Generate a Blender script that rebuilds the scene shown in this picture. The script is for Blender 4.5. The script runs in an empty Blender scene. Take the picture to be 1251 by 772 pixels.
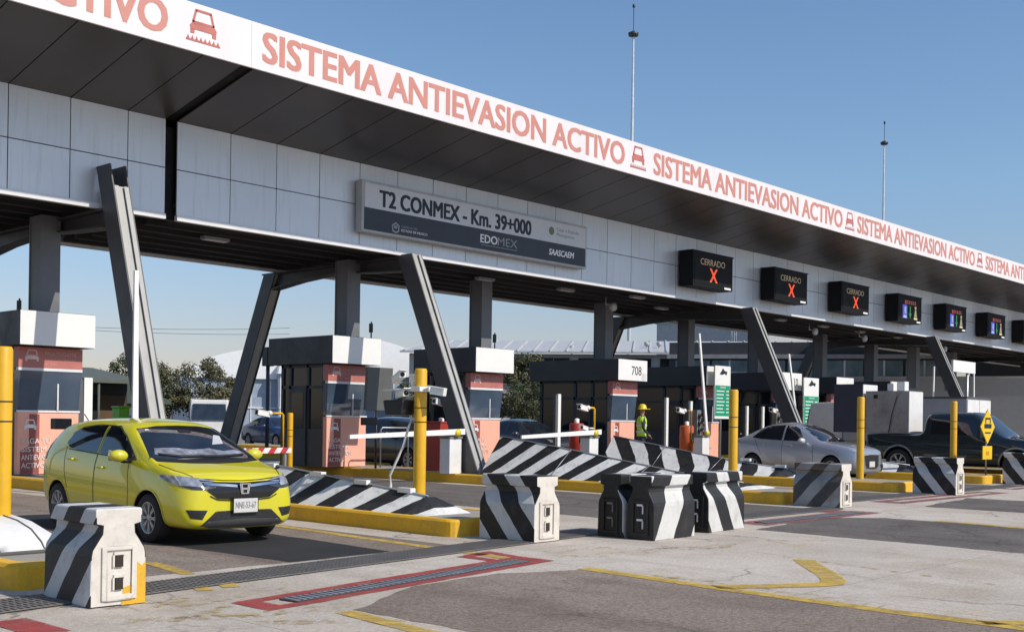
import bpy, bmesh, math, random
from mathutils import Vector, Matrix
from mathutils.bvhtree import BVHTree
R = math.radians
random.seed(11)
SC = bpy.context.scene
COL = SC.collection

# ------------------------------------------------------------------ camera, sky, sun, exposure
cam_d = bpy.data.cameras.new('camera'); cam = bpy.data.objects.new('camera', cam_d); COL.objects.link(cam)
cam_d.sensor_width = 36.0; cam_d.lens = 40.37; cam_d.shift_y = 0.1025; cam_d.clip_end = 2000; cam_d.clip_start = 0.1
_a, _roll = R(42.595), R(0.834)
_d = Vector((math.cos(_a), math.sin(_a), 0)); _r = Vector((math.sin(_a), -math.cos(_a), 0)); _u = Vector((0, 0, 1))
_cr = _r*math.cos(_roll) + _u*math.sin(_roll); _cu = -_r*math.sin(_roll) + _u*math.cos(_roll)
cam.matrix_world = Matrix(((_cr.x, _cu.x, -_d.x, 0), (_cr.y, _cu.y, -_d.y, 0), (_cr.z, _cu.z, -_d.z, 1.5), (0, 0, 0, 1)))
SC.camera = cam

SUN_EL, SUN_AZ = R(41.5), R(15)       # azimuth measured from -Y towards +X
W = bpy.data.worlds.new('World'); SC.world = W; W.use_nodes = True
nt = W.node_tree; bg = nt.nodes['Background']
sky = nt.nodes.new('ShaderNodeTexSky'); sky.sky_type = 'NISHITA'; sky.sun_disc = False
sky.sun_elevation = SUN_EL; sky.sun_rotation = R(180) - SUN_AZ
sky.air_density = 1.6; sky.dust_density = 2.5; sky.ozone_density = 4.0; sky.altitude = 2200
_tc = nt.nodes.new('ShaderNodeTexCoord'); _sp = nt.nodes.new('ShaderNodeSeparateXYZ'); nt.links.new(_tc.outputs['Generated'], _sp.inputs[0])
_cr2 = nt.nodes.new('ShaderNodeValToRGB'); nt.links.new(_sp.outputs[2], _cr2.inputs[0])         # dusty mauve air low down, clearer blue higher up
_cr2.color_ramp.elements[0].position = .05; _cr2.color_ramp.elements[0].color = (.86, .76, .86, 1)
_cr2.color_ramp.elements[1].position = .20; _cr2.color_ramp.elements[1].color = (.95, 1.0, 1.06, 1)
_mx = nt.nodes.new('ShaderNodeMix'); _mx.data_type = 'RGBA'; _mx.blend_type = 'MULTIPLY'; _mx.inputs[0].default_value = 1.0
nt.links.new(sky.outputs[0], _mx.inputs[6]); nt.links.new(_cr2.outputs[0], _mx.inputs[7]); nt.links.new(_mx.outputs[2], bg.inputs[0]); bg.inputs[1].default_value = 0.122
sl = bpy.data.lights.new('sun', 'SUN'); sl.energy = 4.2; sl.angle = R(0.53); sl.color = (1.0, 0.92, 0.80)
so = bpy.data.objects.new('sun', sl); COL.objects.link(so)
_sv = Vector((math.sin(SUN_AZ)*math.cos(SUN_EL), -math.cos(SUN_AZ)*math.cos(SUN_EL), math.sin(SUN_EL)))
so.rotation_euler = _sv.to_track_quat('Z', 'Y').to_euler(); so.location = (20, -20, 60)
SC.view_settings.view_transform = 'Standard'; SC.view_settings.look = 'None'
SC.view_settings.exposure = 0.0; SC.view_settings.gamma = 1.0
SC.render.engine = 'CYCLES'

# ------------------------------------------------------------------ materials
def nodes_of(name):
    m = bpy.data.materials.new(name); m.use_nodes = True
    return m, m.node_tree, m.node_tree.nodes['Principled BSDF']
def nn(nt, t, **kw):
    n = nt.nodes.new(t)
    for k, v in kw.items(): setattr(n, k, v)
    return n
def inp(n, k, v): n.inputs[k].default_value = v
def c4(c): return (c[0], c[1], c[2], 1)
def mixc(nt, fac, a, b):
    m = nn(nt, 'ShaderNodeMix', data_type='RGBA')
    L = nt.links
    for i, v in ((0, fac), (6, a), (7, b)):
        if isinstance(v, (int, float)): m.inputs[i].default_value = v
        elif isinstance(v, tuple): m.inputs[i].default_value = c4(v)
        else: L.new(v, m.inputs[i])
    return m.outputs[2]
def math_(nt, op, a, b=0.0):
    m = nn(nt, 'ShaderNodeMath', operation=op)
    for i, v in enumerate((a, b)):
        if isinstance(v, (int, float)): m.inputs[i].default_value = v
        else: nt.links.new(v, m.inputs[i])
    return m.outputs[0]
def noise(nt, vec, scale, detail=4, rough=0.55):
    n = nn(nt, 'ShaderNodeTexNoise'); inp(n, 'Scale', scale); inp(n, 'Detail', detail); inp(n, 'Roughness', rough)
    nt.links.new(vec, n.inputs['Vector']); return n.outputs['Fac']
def ramp(nt, fac, lo, hi):
    n = nn(nt, 'ShaderNodeMapRange'); inp(n, 'From Min', lo); inp(n, 'From Max', hi); nt.links.new(fac, n.inputs['Value']); return n.outputs[0]
def coords(nt, kind='Object'): return nn(nt, 'ShaderNodeTexCoord').outputs[kind]
def bump(nt, b, h, strength, dist=0.02):
    n = nn(nt, 'ShaderNodeBump'); inp(n, 'Strength', strength); inp(n, 'Distance', dist)
    nt.links.new(h, n.inputs['Height']); nt.links.new(n.outputs[0], b.inputs['Normal'])
MC = {}
def M(name, c, rough=0.6, metal=0.0, var=0.12, scale=3.0, dirt=0.0, dirtc=(.12, .10, .08), bmp=0.0, coat=0.0, emit=0.0, spec=0.5):
    if name in MC: return MC[name]
    m, nt, b = nodes_of(name); v = coords(nt)
    n1 = noise(nt, v, scale, 5); dark = tuple(x*(1-var) for x in c); lite = tuple(min(1, x*(1+var)) for x in c)
    col = mixc(nt, ramp(nt, n1, .3, .7), dark, lite)
    if dirt:
        n2 = noise(nt, v, scale*2.7, 8, .7)
        col = mixc(nt, math_(nt, 'MULTIPLY', ramp(nt, n2, .5, .75), dirt), col, dirtc)
    nt.links.new(col, b.inputs['Base Color'])
    inp(b, 'Roughness', rough); inp(b, 'Metallic', metal); inp(b, 'Coat Weight', coat); inp(b, 'Coat Roughness', .04); inp(b, 'Specular IOR Level', spec)
    nt.links.new(ramp2(nt, n1, rough), b.inputs['Roughness'])
    if bmp: bump(nt, b, noise(nt, v, 60, 6), bmp)
    if emit: b.inputs['Emission Color'].default_value = c4(c); inp(b, 'Emission Strength', emit)
    MC[name] = m; return m
def ramp2(nt, f, rough):
    n = nn(nt, 'ShaderNodeMapRange'); inp(n, 'From Min', .3); inp(n, 'From Max', .7)
    inp(n, 'To Min', max(.02, rough*.85)); inp(n, 'To Max', min(1, rough*1.15)); nt.links.new(f, n.inputs['Value']); return n.outputs[0]
def stripes(name, dy, dz, freq, a=(.013, .013, .015), bcol=(.62, .62, .60), wear=.5, off=0.0, duty=.5, dx=0.0, wscale=6, dirt=.0, bend=0.0):
    m, nt, b = nodes_of(name); v = coords(nt); s = nn(nt, 'ShaderNodeSeparateXYZ'); nt.links.new(v, s.inputs[0])
    wob = noise(nt, v, 2.3, 2)
    t = math_(nt, 'ADD', math_(nt, 'MULTIPLY', s.outputs[1], dy), math_(nt, 'MULTIPLY', s.outputs[2], dz))
    t = math_(nt, 'ADD', t, math_(nt, 'MULTIPLY', s.outputs[0], dx))
    t = math_(nt, 'ADD', math_(nt, 'MULTIPLY', t, freq), math_(nt, 'ADD', math_(nt, 'MULTIPLY', wob, .10), off+50))
    f = math_(nt, 'FRACT', t); k = math_(nt, 'GREATER_THAN', f, duty)
    n2 = noise(nt, v, wscale, 9, .75); w = ramp(nt, n2, .53, .64)
    da = mixc(nt, math_(nt, 'MULTIPLY', w, wear), a, (.055, .052, .05)); db = mixc(nt, math_(nt, 'MULTIPLY', w, wear), bcol, (.33, .31, .28))
    col = mixc(nt, k, da, db)
    if dirt: col = mixc(nt, math_(nt, 'MULTIPLY', ramp(nt, noise(nt, v, 3.0, 5), .45, .7), dirt), col, (.25, .17, .07))
    nt.links.new(col, b.inputs['Base Color']); sm = ramp(nt, noise(nt, v, 1.7, 8, .75), .46, .68); sm = math_(nt, 'MULTIPLY', sm, math_(nt, 'ADD', math_(nt, 'MULTIPLY', k, .85), .15)); col2 = mixc(nt, math_(nt, 'MULTIPLY', sm, .32), col, (.20, .175, .145)); nt.links.new(col2, b.inputs['Base Color']); inp(b, 'Roughness', .55)
    bump(nt, b, noise(nt, v, 25, 6), .2)
    return m

charcoal = M('charcoal paint', (.028, .030, .036), .5, var=.1)
booth_dark = M('booth dark cladding', (.034, .036, .044), .5, var=.08)
steel_dk = M('dark grey steel paint', (.075, .08, .088), .5, var=.12, dirt=.25, dirtc=(.16, .15, .13))
steel_sd = M('leg side dark grey', (.060, .062, .070), .5, var=.12, dirt=.2, dirtc=(.10, .10, .09)); steel_lt = M('leg front pale grey', (.36, .36, .35), .5, var=.1, dirt=.3, dirtc=(.24, .23, .21)); steel_col = M('column paint', (.15, .155, .17), .5, var=.1)  # leg side plates dark grey, webs and lips pale grey
deck_dk = M('deck steel', (.022, .02, .02), .6)
joint_blk = M('joint black', (.004, .004, .005), .8)
white_pt = M('white paint', (.74, .74, .73), .45, var=.05, dirt=.22, dirtc=(.42, .38, .33))
white_cl = M('clean white paint', (.80, .80, .79), .4, var=.03)
trim_w = M('pale trim', (.72, .72, .74), .35, var=.05)
yellow_pt = M('yellow post paint', (.70, .39, .012), .4, var=.08, dirt=.3, dirtc=(.33, .20, .04))
salmon = M('salmon vinyl', (.84, .42, .31), .5, var=.04)
banner_red = M('faded red vinyl', (.47, .16, .135), .5, var=.1)
red_pt = M('red cabinet paint', (.36, .03, .02), .45, dirt=.2)
orange_pt = M('orange barrel plastic', (.55, .10, .02), .5, dirt=.3)
black_pl = M('black plastic', (.012, .012, .013), .45, var=.2)
grey_pl = M('grey plastic', (.17, .18, .17), .5)
chrome = M('chrome', (.75, .76, .78), .12, metal=1.0, var=.03)
alloy = M('alloy wheel', (.50, .51, .53), .35, metal=.5, var=.05)
rubber = M('tyre rubber', (.016, .016, .017), .8, var=.2, dirt=.3, dirtc=(.06, .055, .05))
green_brd = M('green board', (.01, .30, .16), .4, var=.05)
sign_yel = M('sign yellow', (.80, .52, .01), .4, var=.05)
glass_bl = M('blue booth glass', (.055, .08, .12), .05, var=.25, scale=1.2, spec=.8)
glass_dk = M('dark glass', (.012, .014, .017), .08, var=.3, scale=1.5, spec=.35)
metal_gv = M('galvanised steel', (.42, .43, .44), .4, metal=.6)
txt_sal = M('lettering salmon', (.56, .235, .19), .5, var=.03)
txt_dk = M('lettering dark', (.010, .015, .03), .5, var=.02)
txt_w = M('lettering white', (.82, .82, .82), .5, var=.02)
txt_grey = M('lettering grey', (.30, .31, .33), .5, var=.02)

# parapet cladding (blue-grey composite panels)
def panel_mat():
    m, nt, b = nodes_of('composite panel'); v = coords(nt)
    n1 = noise(nt, v, .5, 3); n2 = noise(nt, v, 6, 6)
    vs = nn(nt, 'ShaderNodeVectorMath', operation='MULTIPLY'); vs.inputs[1].default_value = (6, 1, .35); nt.links.new(v, vs.inputs[0])
    st = noise(nt, vs.outputs[0], 1.5, 6, .65)
    col = mixc(nt, ramp(nt, n1, .3, .7), (.62, .655, .70), (.69, .72, .75))
    gi = nn(nt, 'ShaderNodeNewGeometry'); col = mixc(nt, math_(nt, 'MULTIPLY', gi.outputs['Random Per Island'], .28), col, (.50, .52, .55))
    col = mixc(nt, math_(nt, 'MULTIPLY', ramp(nt, st, .52, .8), .5), col, (.33, .33, .34))
    nt.links.new(col, b.inputs['Base Color']); inp(b, 'Roughness', .38); inp(b, 'Metallic', .25)
    bump(nt, b, noise(nt, v, .9, 2), .05, .05); return m
panel = panel_mat()
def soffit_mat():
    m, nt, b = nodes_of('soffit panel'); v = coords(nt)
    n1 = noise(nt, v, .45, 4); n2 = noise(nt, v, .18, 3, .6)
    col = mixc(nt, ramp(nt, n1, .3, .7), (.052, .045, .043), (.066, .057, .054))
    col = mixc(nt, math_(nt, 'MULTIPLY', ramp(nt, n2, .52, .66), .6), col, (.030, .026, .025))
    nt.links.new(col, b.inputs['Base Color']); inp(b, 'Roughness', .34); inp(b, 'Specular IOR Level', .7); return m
soffit_m = soffit_mat()
def banner_mat():
    m, nt, b = nodes_of('white banner vinyl'); v = coords(nt)
    vs = nn(nt, 'ShaderNodeVectorMath', operation='MULTIPLY'); vs.inputs[1].default_value = (3, 1, .5); nt.links.new(v, vs.inputs[0])
    n1 = noise(nt, vs.outputs[0], .8, 6)
    col = mixc(nt, ramp(nt, n1, .35, .7), (.78, .74, .745), (.72, .68, .69)); nt.links.new(col, b.inputs['Base Color']); inp(b, 'Roughness', .45)
    bump(nt, b, noise(nt, vs.outputs[0], .7, 3), .15, .06); return m
banner_w = banner_mat()

def ground_mat(name, base, alt, stain, k=1.0, coarse=.5, rough=.85, tracks=False, fine=.3, joints=False):
    m, nt, b = nodes_of(name); v = coords(nt, 'Object')
    big = noise(nt, v, .22*k, 5, .6); mid = noise(nt, v, 1.6*k, 8, .65); fin = ramp(nt, noise(nt, v, 24, 9, .9), .34, .66); sp = ramp(nt, noise(nt, v, 75, 4, .8), .32, .68)
    col = mixc(nt, ramp(nt, big, .35, .65), base, alt)
    col = mixc(nt, math_(nt, 'MULTIPLY', ramp(nt, mid, .50, .74), coarse), col, stain)
    vs = nn(nt, 'ShaderNodeVectorMath', operation='MULTIPLY'); vs.inputs[1].default_value = (2.2, .16, 1); nt.links.new(v, vs.inputs[0])
    tr = noise(nt, vs.outputs[0], .8, 5, .6)
    col = mixc(nt, math_(nt, 'MULTIPLY', ramp(nt, tr, .48, .72), .65 if tracks else .35), col, tuple(x*.58 for x in base))
    pat = ramp(nt, noise(nt, v, .55*k, 3, .5), .54, .60)                     # squarish repairs and spills
    col = mixc(nt, math_(nt, 'MULTIPLY', pat, .28), col, stain)
    if joints:                                              # spilt ochre paint and rust on the concrete
        oc = math_(nt, 'MULTIPLY', ramp(nt, noise(nt, v, .9, 7, .7), .56, .68), ramp(nt, noise(nt, v, .16, 2), .40, .62))
        col = mixc(nt, math_(nt, 'MULTIPLY', oc, .6), col, (.46, .33, .15))
    od = math_(nt, 'MULTIPLY', ramp(nt, noise(nt, v, 4.5, 3, .6), .66, .72), ramp(nt, noise(nt, v, .5, 2), .45, .6))
    col = mixc(nt, math_(nt, 'MULTIPLY', od, .6), col, tuple(x*.35 for x in base))        # oil drips
    vo = nn(nt, 'ShaderNodeTexVoronoi', feature='DISTANCE_TO_EDGE'); inp(vo, 'Scale', .42)
    wv = nn(nt, 'ShaderNodeVectorMath', operation='ADD'); nz = nn(nt, 'ShaderNodeTexNoise'); inp(nz, 'Scale', 1.3); inp(nz, 'Detail', 6); nt.links.new(v, nz.inputs['Vector'])
    nt.links.new(v, wv.inputs[0]); nt.links.new(nz.outputs['Color'], wv.inputs[1]); nt.links.new(wv.outputs[0], vo.inputs['Vector'])
    crk = math_(nt, 'MULTIPLY', ramp(nt, vo.outputs[0], .012, .003), ramp(nt, noise(nt, v, .35, 2), .48, .60))
    col = mixc(nt, math_(nt, 'MULTIPLY', crk, .7), col, tuple(x*.3 for x in base))
    if joints:
        s3 = nn(nt, 'ShaderNodeSeparateXYZ'); nt.links.new(v, s3.inputs[0])
        jx = math_(nt, 'LESS_THAN', math_(nt, 'ABSOLUTE', math_(nt, 'SUBTRACT', math_(nt, 'FRACT', math_(nt, 'ADD', math_(nt, 'MULTIPLY', s3.outputs[0], 1/4.4), 20.39)), .5)), .0022)
        jy = math_(nt, 'LESS_THAN', math_(nt, 'ABSOLUTE', math_(nt, 'SUBTRACT', math_(nt, 'FRACT', math_(nt, 'ADD', math_(nt, 'MULTIPLY', s3.outputs[1], 1/3.9), 20.22)), .5)), .0025)
        col = mixc(nt, math_(nt, 'MULTIPLY', math_(nt, 'MAXIMUM', jx, jy), .45), col, tuple(x*.35 for x in base))
    gm = math_(nt, 'ADD', math_(nt, 'MULTIPLY', math_(nt, 'SUBTRACT', fin, .5), fine*1.0), math_(nt, 'MULTIPLY', math_(nt, 'SUBTRACT', sp, .5), fine*.8))
    gm = math_(nt, 'ADD', gm, 1.0)
    mm = nn(nt, 'ShaderNodeVectorMath', operation='SCALE'); nt.links.new(col, mm.inputs[0]); nt.links.new(gm, mm.inputs['Scale'])
    nt.links.new(mm.outputs[0], b.inputs['Base Color']); inp(b, 'Roughness', rough); inp(b, 'Specular IOR Level', .3)
    bump(nt, b, math_(nt, 'ADD', fin, math_(nt, 'MULTIPLY', sp, .6)), .35, .006); return m
concrete = ground_mat('apron concrete', (.47, .42, .365), (.56, .505, .445), (.35, .285, .215), coarse=.65, joints=True, fine=.65)
asphalt = ground_mat('lane asphalt', (.215, .172, .142), (.275, .226, .19), (.145, .116, .097), tracks=True, coarse=.7, fine=1.25)
asphalt_dk = ground_mat('dark lane asphalt', (.118, .105, .097), (.17, .15, .138), (.08, .07, .066), tracks=True, coarse=.7, fine=1.25)
patch_m = ground_mat('fresh asphalt patch', (.030, .030, .032), (.038, .038, .040), (.022, .022, .024), fine=.3)
plain_m = ground_mat('far ground', (.20, .19, .17), (.26, .24, .21), (.14, .13, .11))
island_top = ground_mat('island concrete', (.33, .31, .28), (.38, .35, .32), (.24, .21, .18))
def paint_mat(name, c, under, wear=.6, scale=7, lo=.44, hi=.60, solid=False):
    m, nt, b = nodes_of(name); v = coords(nt)
    w = math_(nt, 'MULTIPLY', ramp(nt, math_(nt, 'ADD', math_(nt, 'MULTIPLY', noise(nt, v, scale, 9, .75), .75), math_(nt, 'MULTIPLY', noise(nt, v, .9, 4), .25)), lo, hi), wear)
    g = noise(nt, v, 45, 4, .8)
    col = mixc(nt, w, c, under) if solid else mixc(nt, ramp(nt, noise(nt, v, 2.5, 5), .4, .65), c, tuple(x*.8 for x in c))
    col = mixc(nt, math_(nt, 'MULTIPLY', ramp(nt, g, .4, .8), .3), col, tuple(x*.5 for x in under))
    nt.links.new(col, b.inputs['Base Color']); inp(b, 'Roughness', .75)
    if not solid:                                           # worn paint: the road shows through the bare spots
        nt.links.new(math_(nt, 'SUBTRACT', 1.0, w), b.inputs['Alpha'])
    return m
yellow_road = paint_mat('worn yellow road paint', (.64, .43, .07), (.36, .31, .24), .6)
yellow_faint = paint_mat('faded yellow road paint', (.50, .37, .14), (.40, .37, .33), 1.0, lo=.36, hi=.50)
red_road = paint_mat('red road paint', (.40, .055, .05), (.30, .17, .15), .5)
red_faint = paint_mat('faded red road paint', (.30, .10, .10), (.27, .20, .19), .8)
curb_yel = paint_mat('yellow curb paint', (.80, .45, .02), (.45, .27, .07), .7, 4, .46, .70, True)

# ------------------------------------------------------------------ mesh builder
class MB:
    def __init__(s): s.bm = bmesh.new()
    def _v(s, p): return s.bm.verts.new(p)
    def quad(s, *ps, mi=0):
        f = s.bm.faces.new([s._v(p) for p in ps]); f.material_index = mi; return f
    def box(s, x0, y0, z0, x1, y1, z1, mi=0):
        v = [s._v(p) for p in ((x0,y0,z0),(x1,y0,z0),(x1,y1,z0),(x0,y1,z0),(x0,y0,z1),(x1,y0,z1),(x1,y1,z1),(x0,y1,z1))]
        for q in ((0,3,2,1),(4,5,6,7),(0,1,5,4),(1,2,6,5),(2,3,7,6),(3,0,4,7)):
            s.bm.faces.new([v[i] for i in q]).material_index = mi
        return s
    def hexa(s, ps, mi=0):                                  # 8 points in the order of box()
        v = [s._v(p) for p in ps]
        for q in ((0,3,2,1),(4,5,6,7),(0,1,5,4),(1,2,6,5),(2,3,7,6),(3,0,4,7)):
            s.bm.faces.new([v[i] for i in q]).material_index = mi
        return s
    def prism(s, poly, axis, a, b, mi=0, cap=None):         # poly in the two other axes
        def P(p, t):
            return {'x': (t, p[0], p[1]), 'y': (p[0], t, p[1]), 'z': (p[0], p[1], t)}[axis]
        A = [s._v(P(p, a)) for p in poly]; B = [s._v(P(p, b)) for p in poly]; n = len(poly)
        cm = mi if cap is None else cap
        s.bm.faces.new(A).material_index = cm; s.bm.faces.new(B[::-1]).material_index = cm
        for i in range(n):
            s.bm.faces.new([A[i], B[i], B[(i+1) % n], A[(i+1) % n]]).material_index = mi
        return s
    def tube(s, pts, r, n=10, mi=0, cap=True):
        pts = [Vector(p) for p in pts]; rs = r if isinstance(r, (list, tuple)) else [r]*len(pts); rings = []
        for i, p in enumerate(pts):
            t = (pts[min(i+1, len(pts)-1)] - pts[max(i-1, 0)]).normalized()
            u = t.cross(Vector((0, 0, 1)));
            if u.length < 1e-3: u = t.cross(Vector((0, 1, 0)))
            u.normalize(); w = t.cross(u)
            rings.append([s._v(p + (u*math.cos(2*math.pi*k/n) + w*math.sin(2*math.pi*k/n))*rs[i]) for k in range(n)])
        for i in range(len(rings)-1):
            for k in range(n):
                f = s.bm.faces.new([rings[i][k], rings[i][(k+1) % n], rings[i+1][(k+1) % n], rings[i+1][k]]); f.material_index = mi; f.smooth = True
        if cap:
            s.bm.faces.new(rings[0][::-1]).material_index = mi; s.bm.faces.new(rings[-1]).material_index = mi
        return s
    def lathe(s, prof, axis='z', c=(0, 0, 0), n=24, mi=0, arc=2*math.pi):
        full = arc > 6.28; cnt = n if full else n+1; rings = []
        for r, h in prof:
            ring = []
            for k in range(cnt):
                a = arc*k/n; x, y = r*math.cos(a), r*math.sin(a)
                q = {'z': (x, y, h), 'x': (h, x, y), 'y': (x, h, y)}[axis]
                ring.append(s._v((q[0]+c[0], q[1]+c[1], q[2]+c[2])))
            rings.append(ring)
        for i in range(len(rings)-1):
            for k in range(n):
                j = (k+1) % cnt
                f = s.bm.faces.new([rings[i][k], rings[i][j], rings[i+1][j], rings[i+1][k]]); f.material_index = mi; f.smooth = True
        return s
    def build(s, name, mats, parent=None, loc=None, bev=0.0, smooth=False, keep=False):
        bm = s.bm
        bmesh.ops.remove_doubles(bm, verts=bm.verts, dist=1e-5) if not keep else None
        bmesh.ops.recalc_face_normals(bm, faces=bm.faces)
        if bev: bmesh.ops.bevel(bm, geom=[e for e in bm.edges if len(e.link_faces) == 2 and e.calc_face_angle(0) > .5], offset=bev, segments=2, profile=.6, affect='EDGES', clamp_overlap=True)
        me = bpy.data.meshes.new(name); bm.to_mesh(me); bm.free()
        for m in (mats if isinstance(mats, (list, tuple)) else [mats]): me.materials.append(m)
        if smooth:
            for p in me.polygons: p.use_smooth = True
        return link(name, me, parent, loc)
def link(name, me, parent=None, loc=None):
    o = bpy.data.objects.new(name, me); COL.objects.link(o)
    if parent: o.parent = parent
    if loc: o.location = loc
    return o
def tag(o, label=None, cat=None, group=None, kind=None):
    for k, v in (('label', label), ('category', cat), ('group', group), ('kind', kind)):
        if v: o[k] = v
    return o
def thing(name, loc, label, cat, group=None, rz=0.0):
    o = bpy.data.objects.new(name, None); o.empty_display_size = .2; COL.objects.link(o)
    o.location = loc; o.rotation_euler = (0, 0, rz); return tag(o, label, cat, group)
def kids(o): return [c for c in bpy.data.objects if c.parent == o]
def copy_tree(o, parent=None):
    c = o.copy(); COL.objects.link(c)
    if parent: c.parent = parent
    for k in kids(o): copy_tree(k, c)
    return c
def dup(o, loc, label, rz=None):
    c = copy_tree(o); c.location = loc; c['label'] = label
    if rz is not None: c.rotation_euler = (0, 0, rz)
    return c
def text(s, size, loc, mat, parent=None, name='lettering', w=None, h=None, bold=.0, ext=.004, rz=0.0, align='LEFT', shear=0.0):
    """one line of raised lettering on a wall facing -Y (rz turns it); w/h stretch it to a real size"""
    cu = bpy.data.curves.new(name, 'FONT'); cu.body = s; cu.size = 1.0; cu.extrude = 0; cu.align_x = align; cu.resolution_u = 3; cu.shear = shear
    to = bpy.data.objects.new(name, cu); COL.objects.link(to)
    dg = bpy.context.evaluated_depsgraph_get(); me = bpy.data.meshes.new_from_object(to.evaluated_get(dg))
    bpy.data.objects.remove(to); bpy.data.curves.remove(cu)
    xs = [v.co.x for v in me.vertices]; ys = [v.co.y for v in me.vertices]
    x0, x1, y0, y1 = min(xs), max(xs), min(ys), max(ys)
    fy = (h/(y1-y0)) if h else size; fx = (w/(x1-x0)) if w else fy
    for v in me.vertices:
        x = (v.co.x-(x0 if align == 'LEFT' else 0))*fx; y = (v.co.y-y0 if h else v.co.y)*fy
        v.co = (x, 0, y)
    bm = bmesh.new(); bm.from_mesh(me)
    if bold:                                                # heavier strokes: shifted copies, each a hair further out
        src = bm.faces[:]; dd = bold*fy*1.1
        for i, (sx, sz) in enumerate(((-1, -.5), (1, .5), (-1, .5), (1, -.5))):
            g = bmesh.ops.duplicate(bm, geom=src)['geom']
            for v in g:
                if isinstance(v, bmesh.types.BMVert): v.co += Vector((sx*dd, -.0005*(i+1), sz*dd))
    r = bmesh.ops.extrude_face_region(bm, geom=bm.faces[:])
    for v in [g for g in r['geom'] if isinstance(g, bmesh.types.BMVert)]: v.co.y -= ext
    bmesh.ops.recalc_face_normals(bm, faces=bm.faces); bm.to_mesh(me); bm.free()
    me.materials.clear(); me.materials.append(mat); me.name = name
    o = link(name, me, parent, loc); o.rotation_euler = (0, 0, rz); return o

# ------------------------------------------------------------------ ground
def sheet(name, polys, z, mat, kind='structure', jit=0.0):
    m = MB(); rnd = random.Random(len(polys)*7+3)
    def rough(p):                                           # broken edges instead of ruled lines
        out = []
        for i in range(len(p)):
            a, b = Vector(p[i]), Vector(p[(i+1) % len(p)]); L = (b-a).length; n = max(1, min(160, int(L/.14))) if L < 30 else 1
            d = (b-a)/L; nn_ = Vector((-d.y, d.x)); w = 0
            for k in range(n):
                w = .75*w + rnd.gauss(0, jit)*.6
                out.append(tuple(a + (b-a)*k/n + (nn_*w if 0 < k else Vector((0, 0)))))
        return out
    for p in polys:
        if jit: p = rough(p)
        m.bm.faces.new([m._v((x, y, z)) for x, y in p])
    o = m.build(name, mat, keep=True)
    for f in o.data.polygons:
        if f.normal.z < 0: f.flip()
    return tag(o, kind=kind)
def rect(x0, y0, x1, y1): return [(x0, y0), (x1, y0), (x1, y1), (x0, y1)]
sheet('ground', [rect(-600, -400, 900, 900)], 0, plain_m)
sheet('concrete_apron', [rect(-40, -30, 130, 48)], .004, concrete)
LANES = [(-4, 3.6), (5.35, 9.75), (14.2, 18.9), (21.0, 24.7), (26.8, 30.6), (32.8, 35.8), (37.8, 41.0), (43, 46.3), (48.2, 52)]
sheet('asphalt_lane_road', [[(5.35, 9.75), (9.65, 9.75), (9.65, 45), (5.35, 45)], [(5.6, -12), (9.05, -12), (9.05, 7.35), (8.2, 7.72), (7.0, 7.62), (5.8, 7.0)]], .0065, asphalt, jit=.025)
sheet('dark_lane_road', [rect(14.2, 10.1, 18.9, 45), [(14.25, 2), (18.0, 2), (18.0, 8.2), (17.2, 8.9), (14.4, 8.5)], rect(-3.5, -12, 3.3, 45)] +
      [rect(a, 11, b, 45) for a, b in LANES[3:]] + [[(a+.2, 0), (b-.1, 0), (b-.1, 9.4), (a+.2, 8.9)] for a, b in LANES[3:]], .0065, asphalt_dk, jit=.025)
sheet('asphalt_patch_road', [[(7.2, 9.72), (8.66, 9.80), (8.80, 12.3), (8.75, 16), (6.9, 16), (7.15, 11)]], .0085, patch_m, jit=.012)
def band(pts, w):                                          # a painted line as a polygon strip
    a, b = [], []; out = []
    for i, p in enumerate(pts):
        t = Vector(pts[min(i+1, len(pts)-1)]) - Vector(pts[max(i-1, 0)]); t.normalize(); n = Vector((-t.y, t.x))*w/2
        a.append((p[0]+n.x, p[1]+n.y)); b.append((p[0]-n.x, p[1]-n.y))
    for i in range(len(pts)-1): out.append([b[i], b[i+1], a[i+1], a[i]])
    return out
sheet('yellow_road_marking', band([(9.62, 16), (9.5, 13), (9.33, 10.6), (9.2, 8.5)], .16) + band([(6.12, 10.6), (5.95, 9.6)], .14) + band([(5.9, 9.0), (5.78, 8.62)], .16) + band([(5.62, 9.0), (5.5, 8.6)], .14)
      + band([(5.68, 6.96), (5.55, 5.9), (5.5, 3)], .17) + band([(9.16, 7.4), (8.98, 5.48), (8.92, 3.9), (8.95, 0)], .20)
      + band([(11.65, 6.25), (11.45, 6.12), (11.0, 5.75), (10.6, 5.42), (10.28, 5.2), (10.08, 5.12), (9.9, 5.16), (9.5, 5.42), (9.02, 5.74)], .24) + band([(18.1, 7.4), (17.6, 4)], .2) + band([(8.95, 3.3), (10.2, 2.1)], .2), .010, yellow_road)
sheet('faded_road_marking', band([(12.0, 7.6), (11.43, 5.22), (11.15, 3.7), (11, 0)], .07) + band([(9.7, 8.2), (10.6, 7.9), (11.6, 8.0)], .3) + band([(4.2, 7.7), (5.1, 7.3), (5.9, 7.2)], .22) + band([(4.7, 8.2), (5.3, 8.3)], .25)
      + band([(10.0, 8.7), (10.9, 8.35)], .25) + band([(4.9, 7.0), (5.5, 6.6), (6.0, 6.2)], .2) + band([(9.3, 6.6), (9.25, 5.0), (9.1, 4.0)], .2) + band([(4.9, 8.0), (5.5, 8.15), (6.1, 8.35)], .16) + band([(4.6, 7.5), (5.2, 7.75)], .16) + band([(11.0, 8.0), (11.9, 7.6), (12.6, 7.7)], .3), .0115, yellow_faint)
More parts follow.
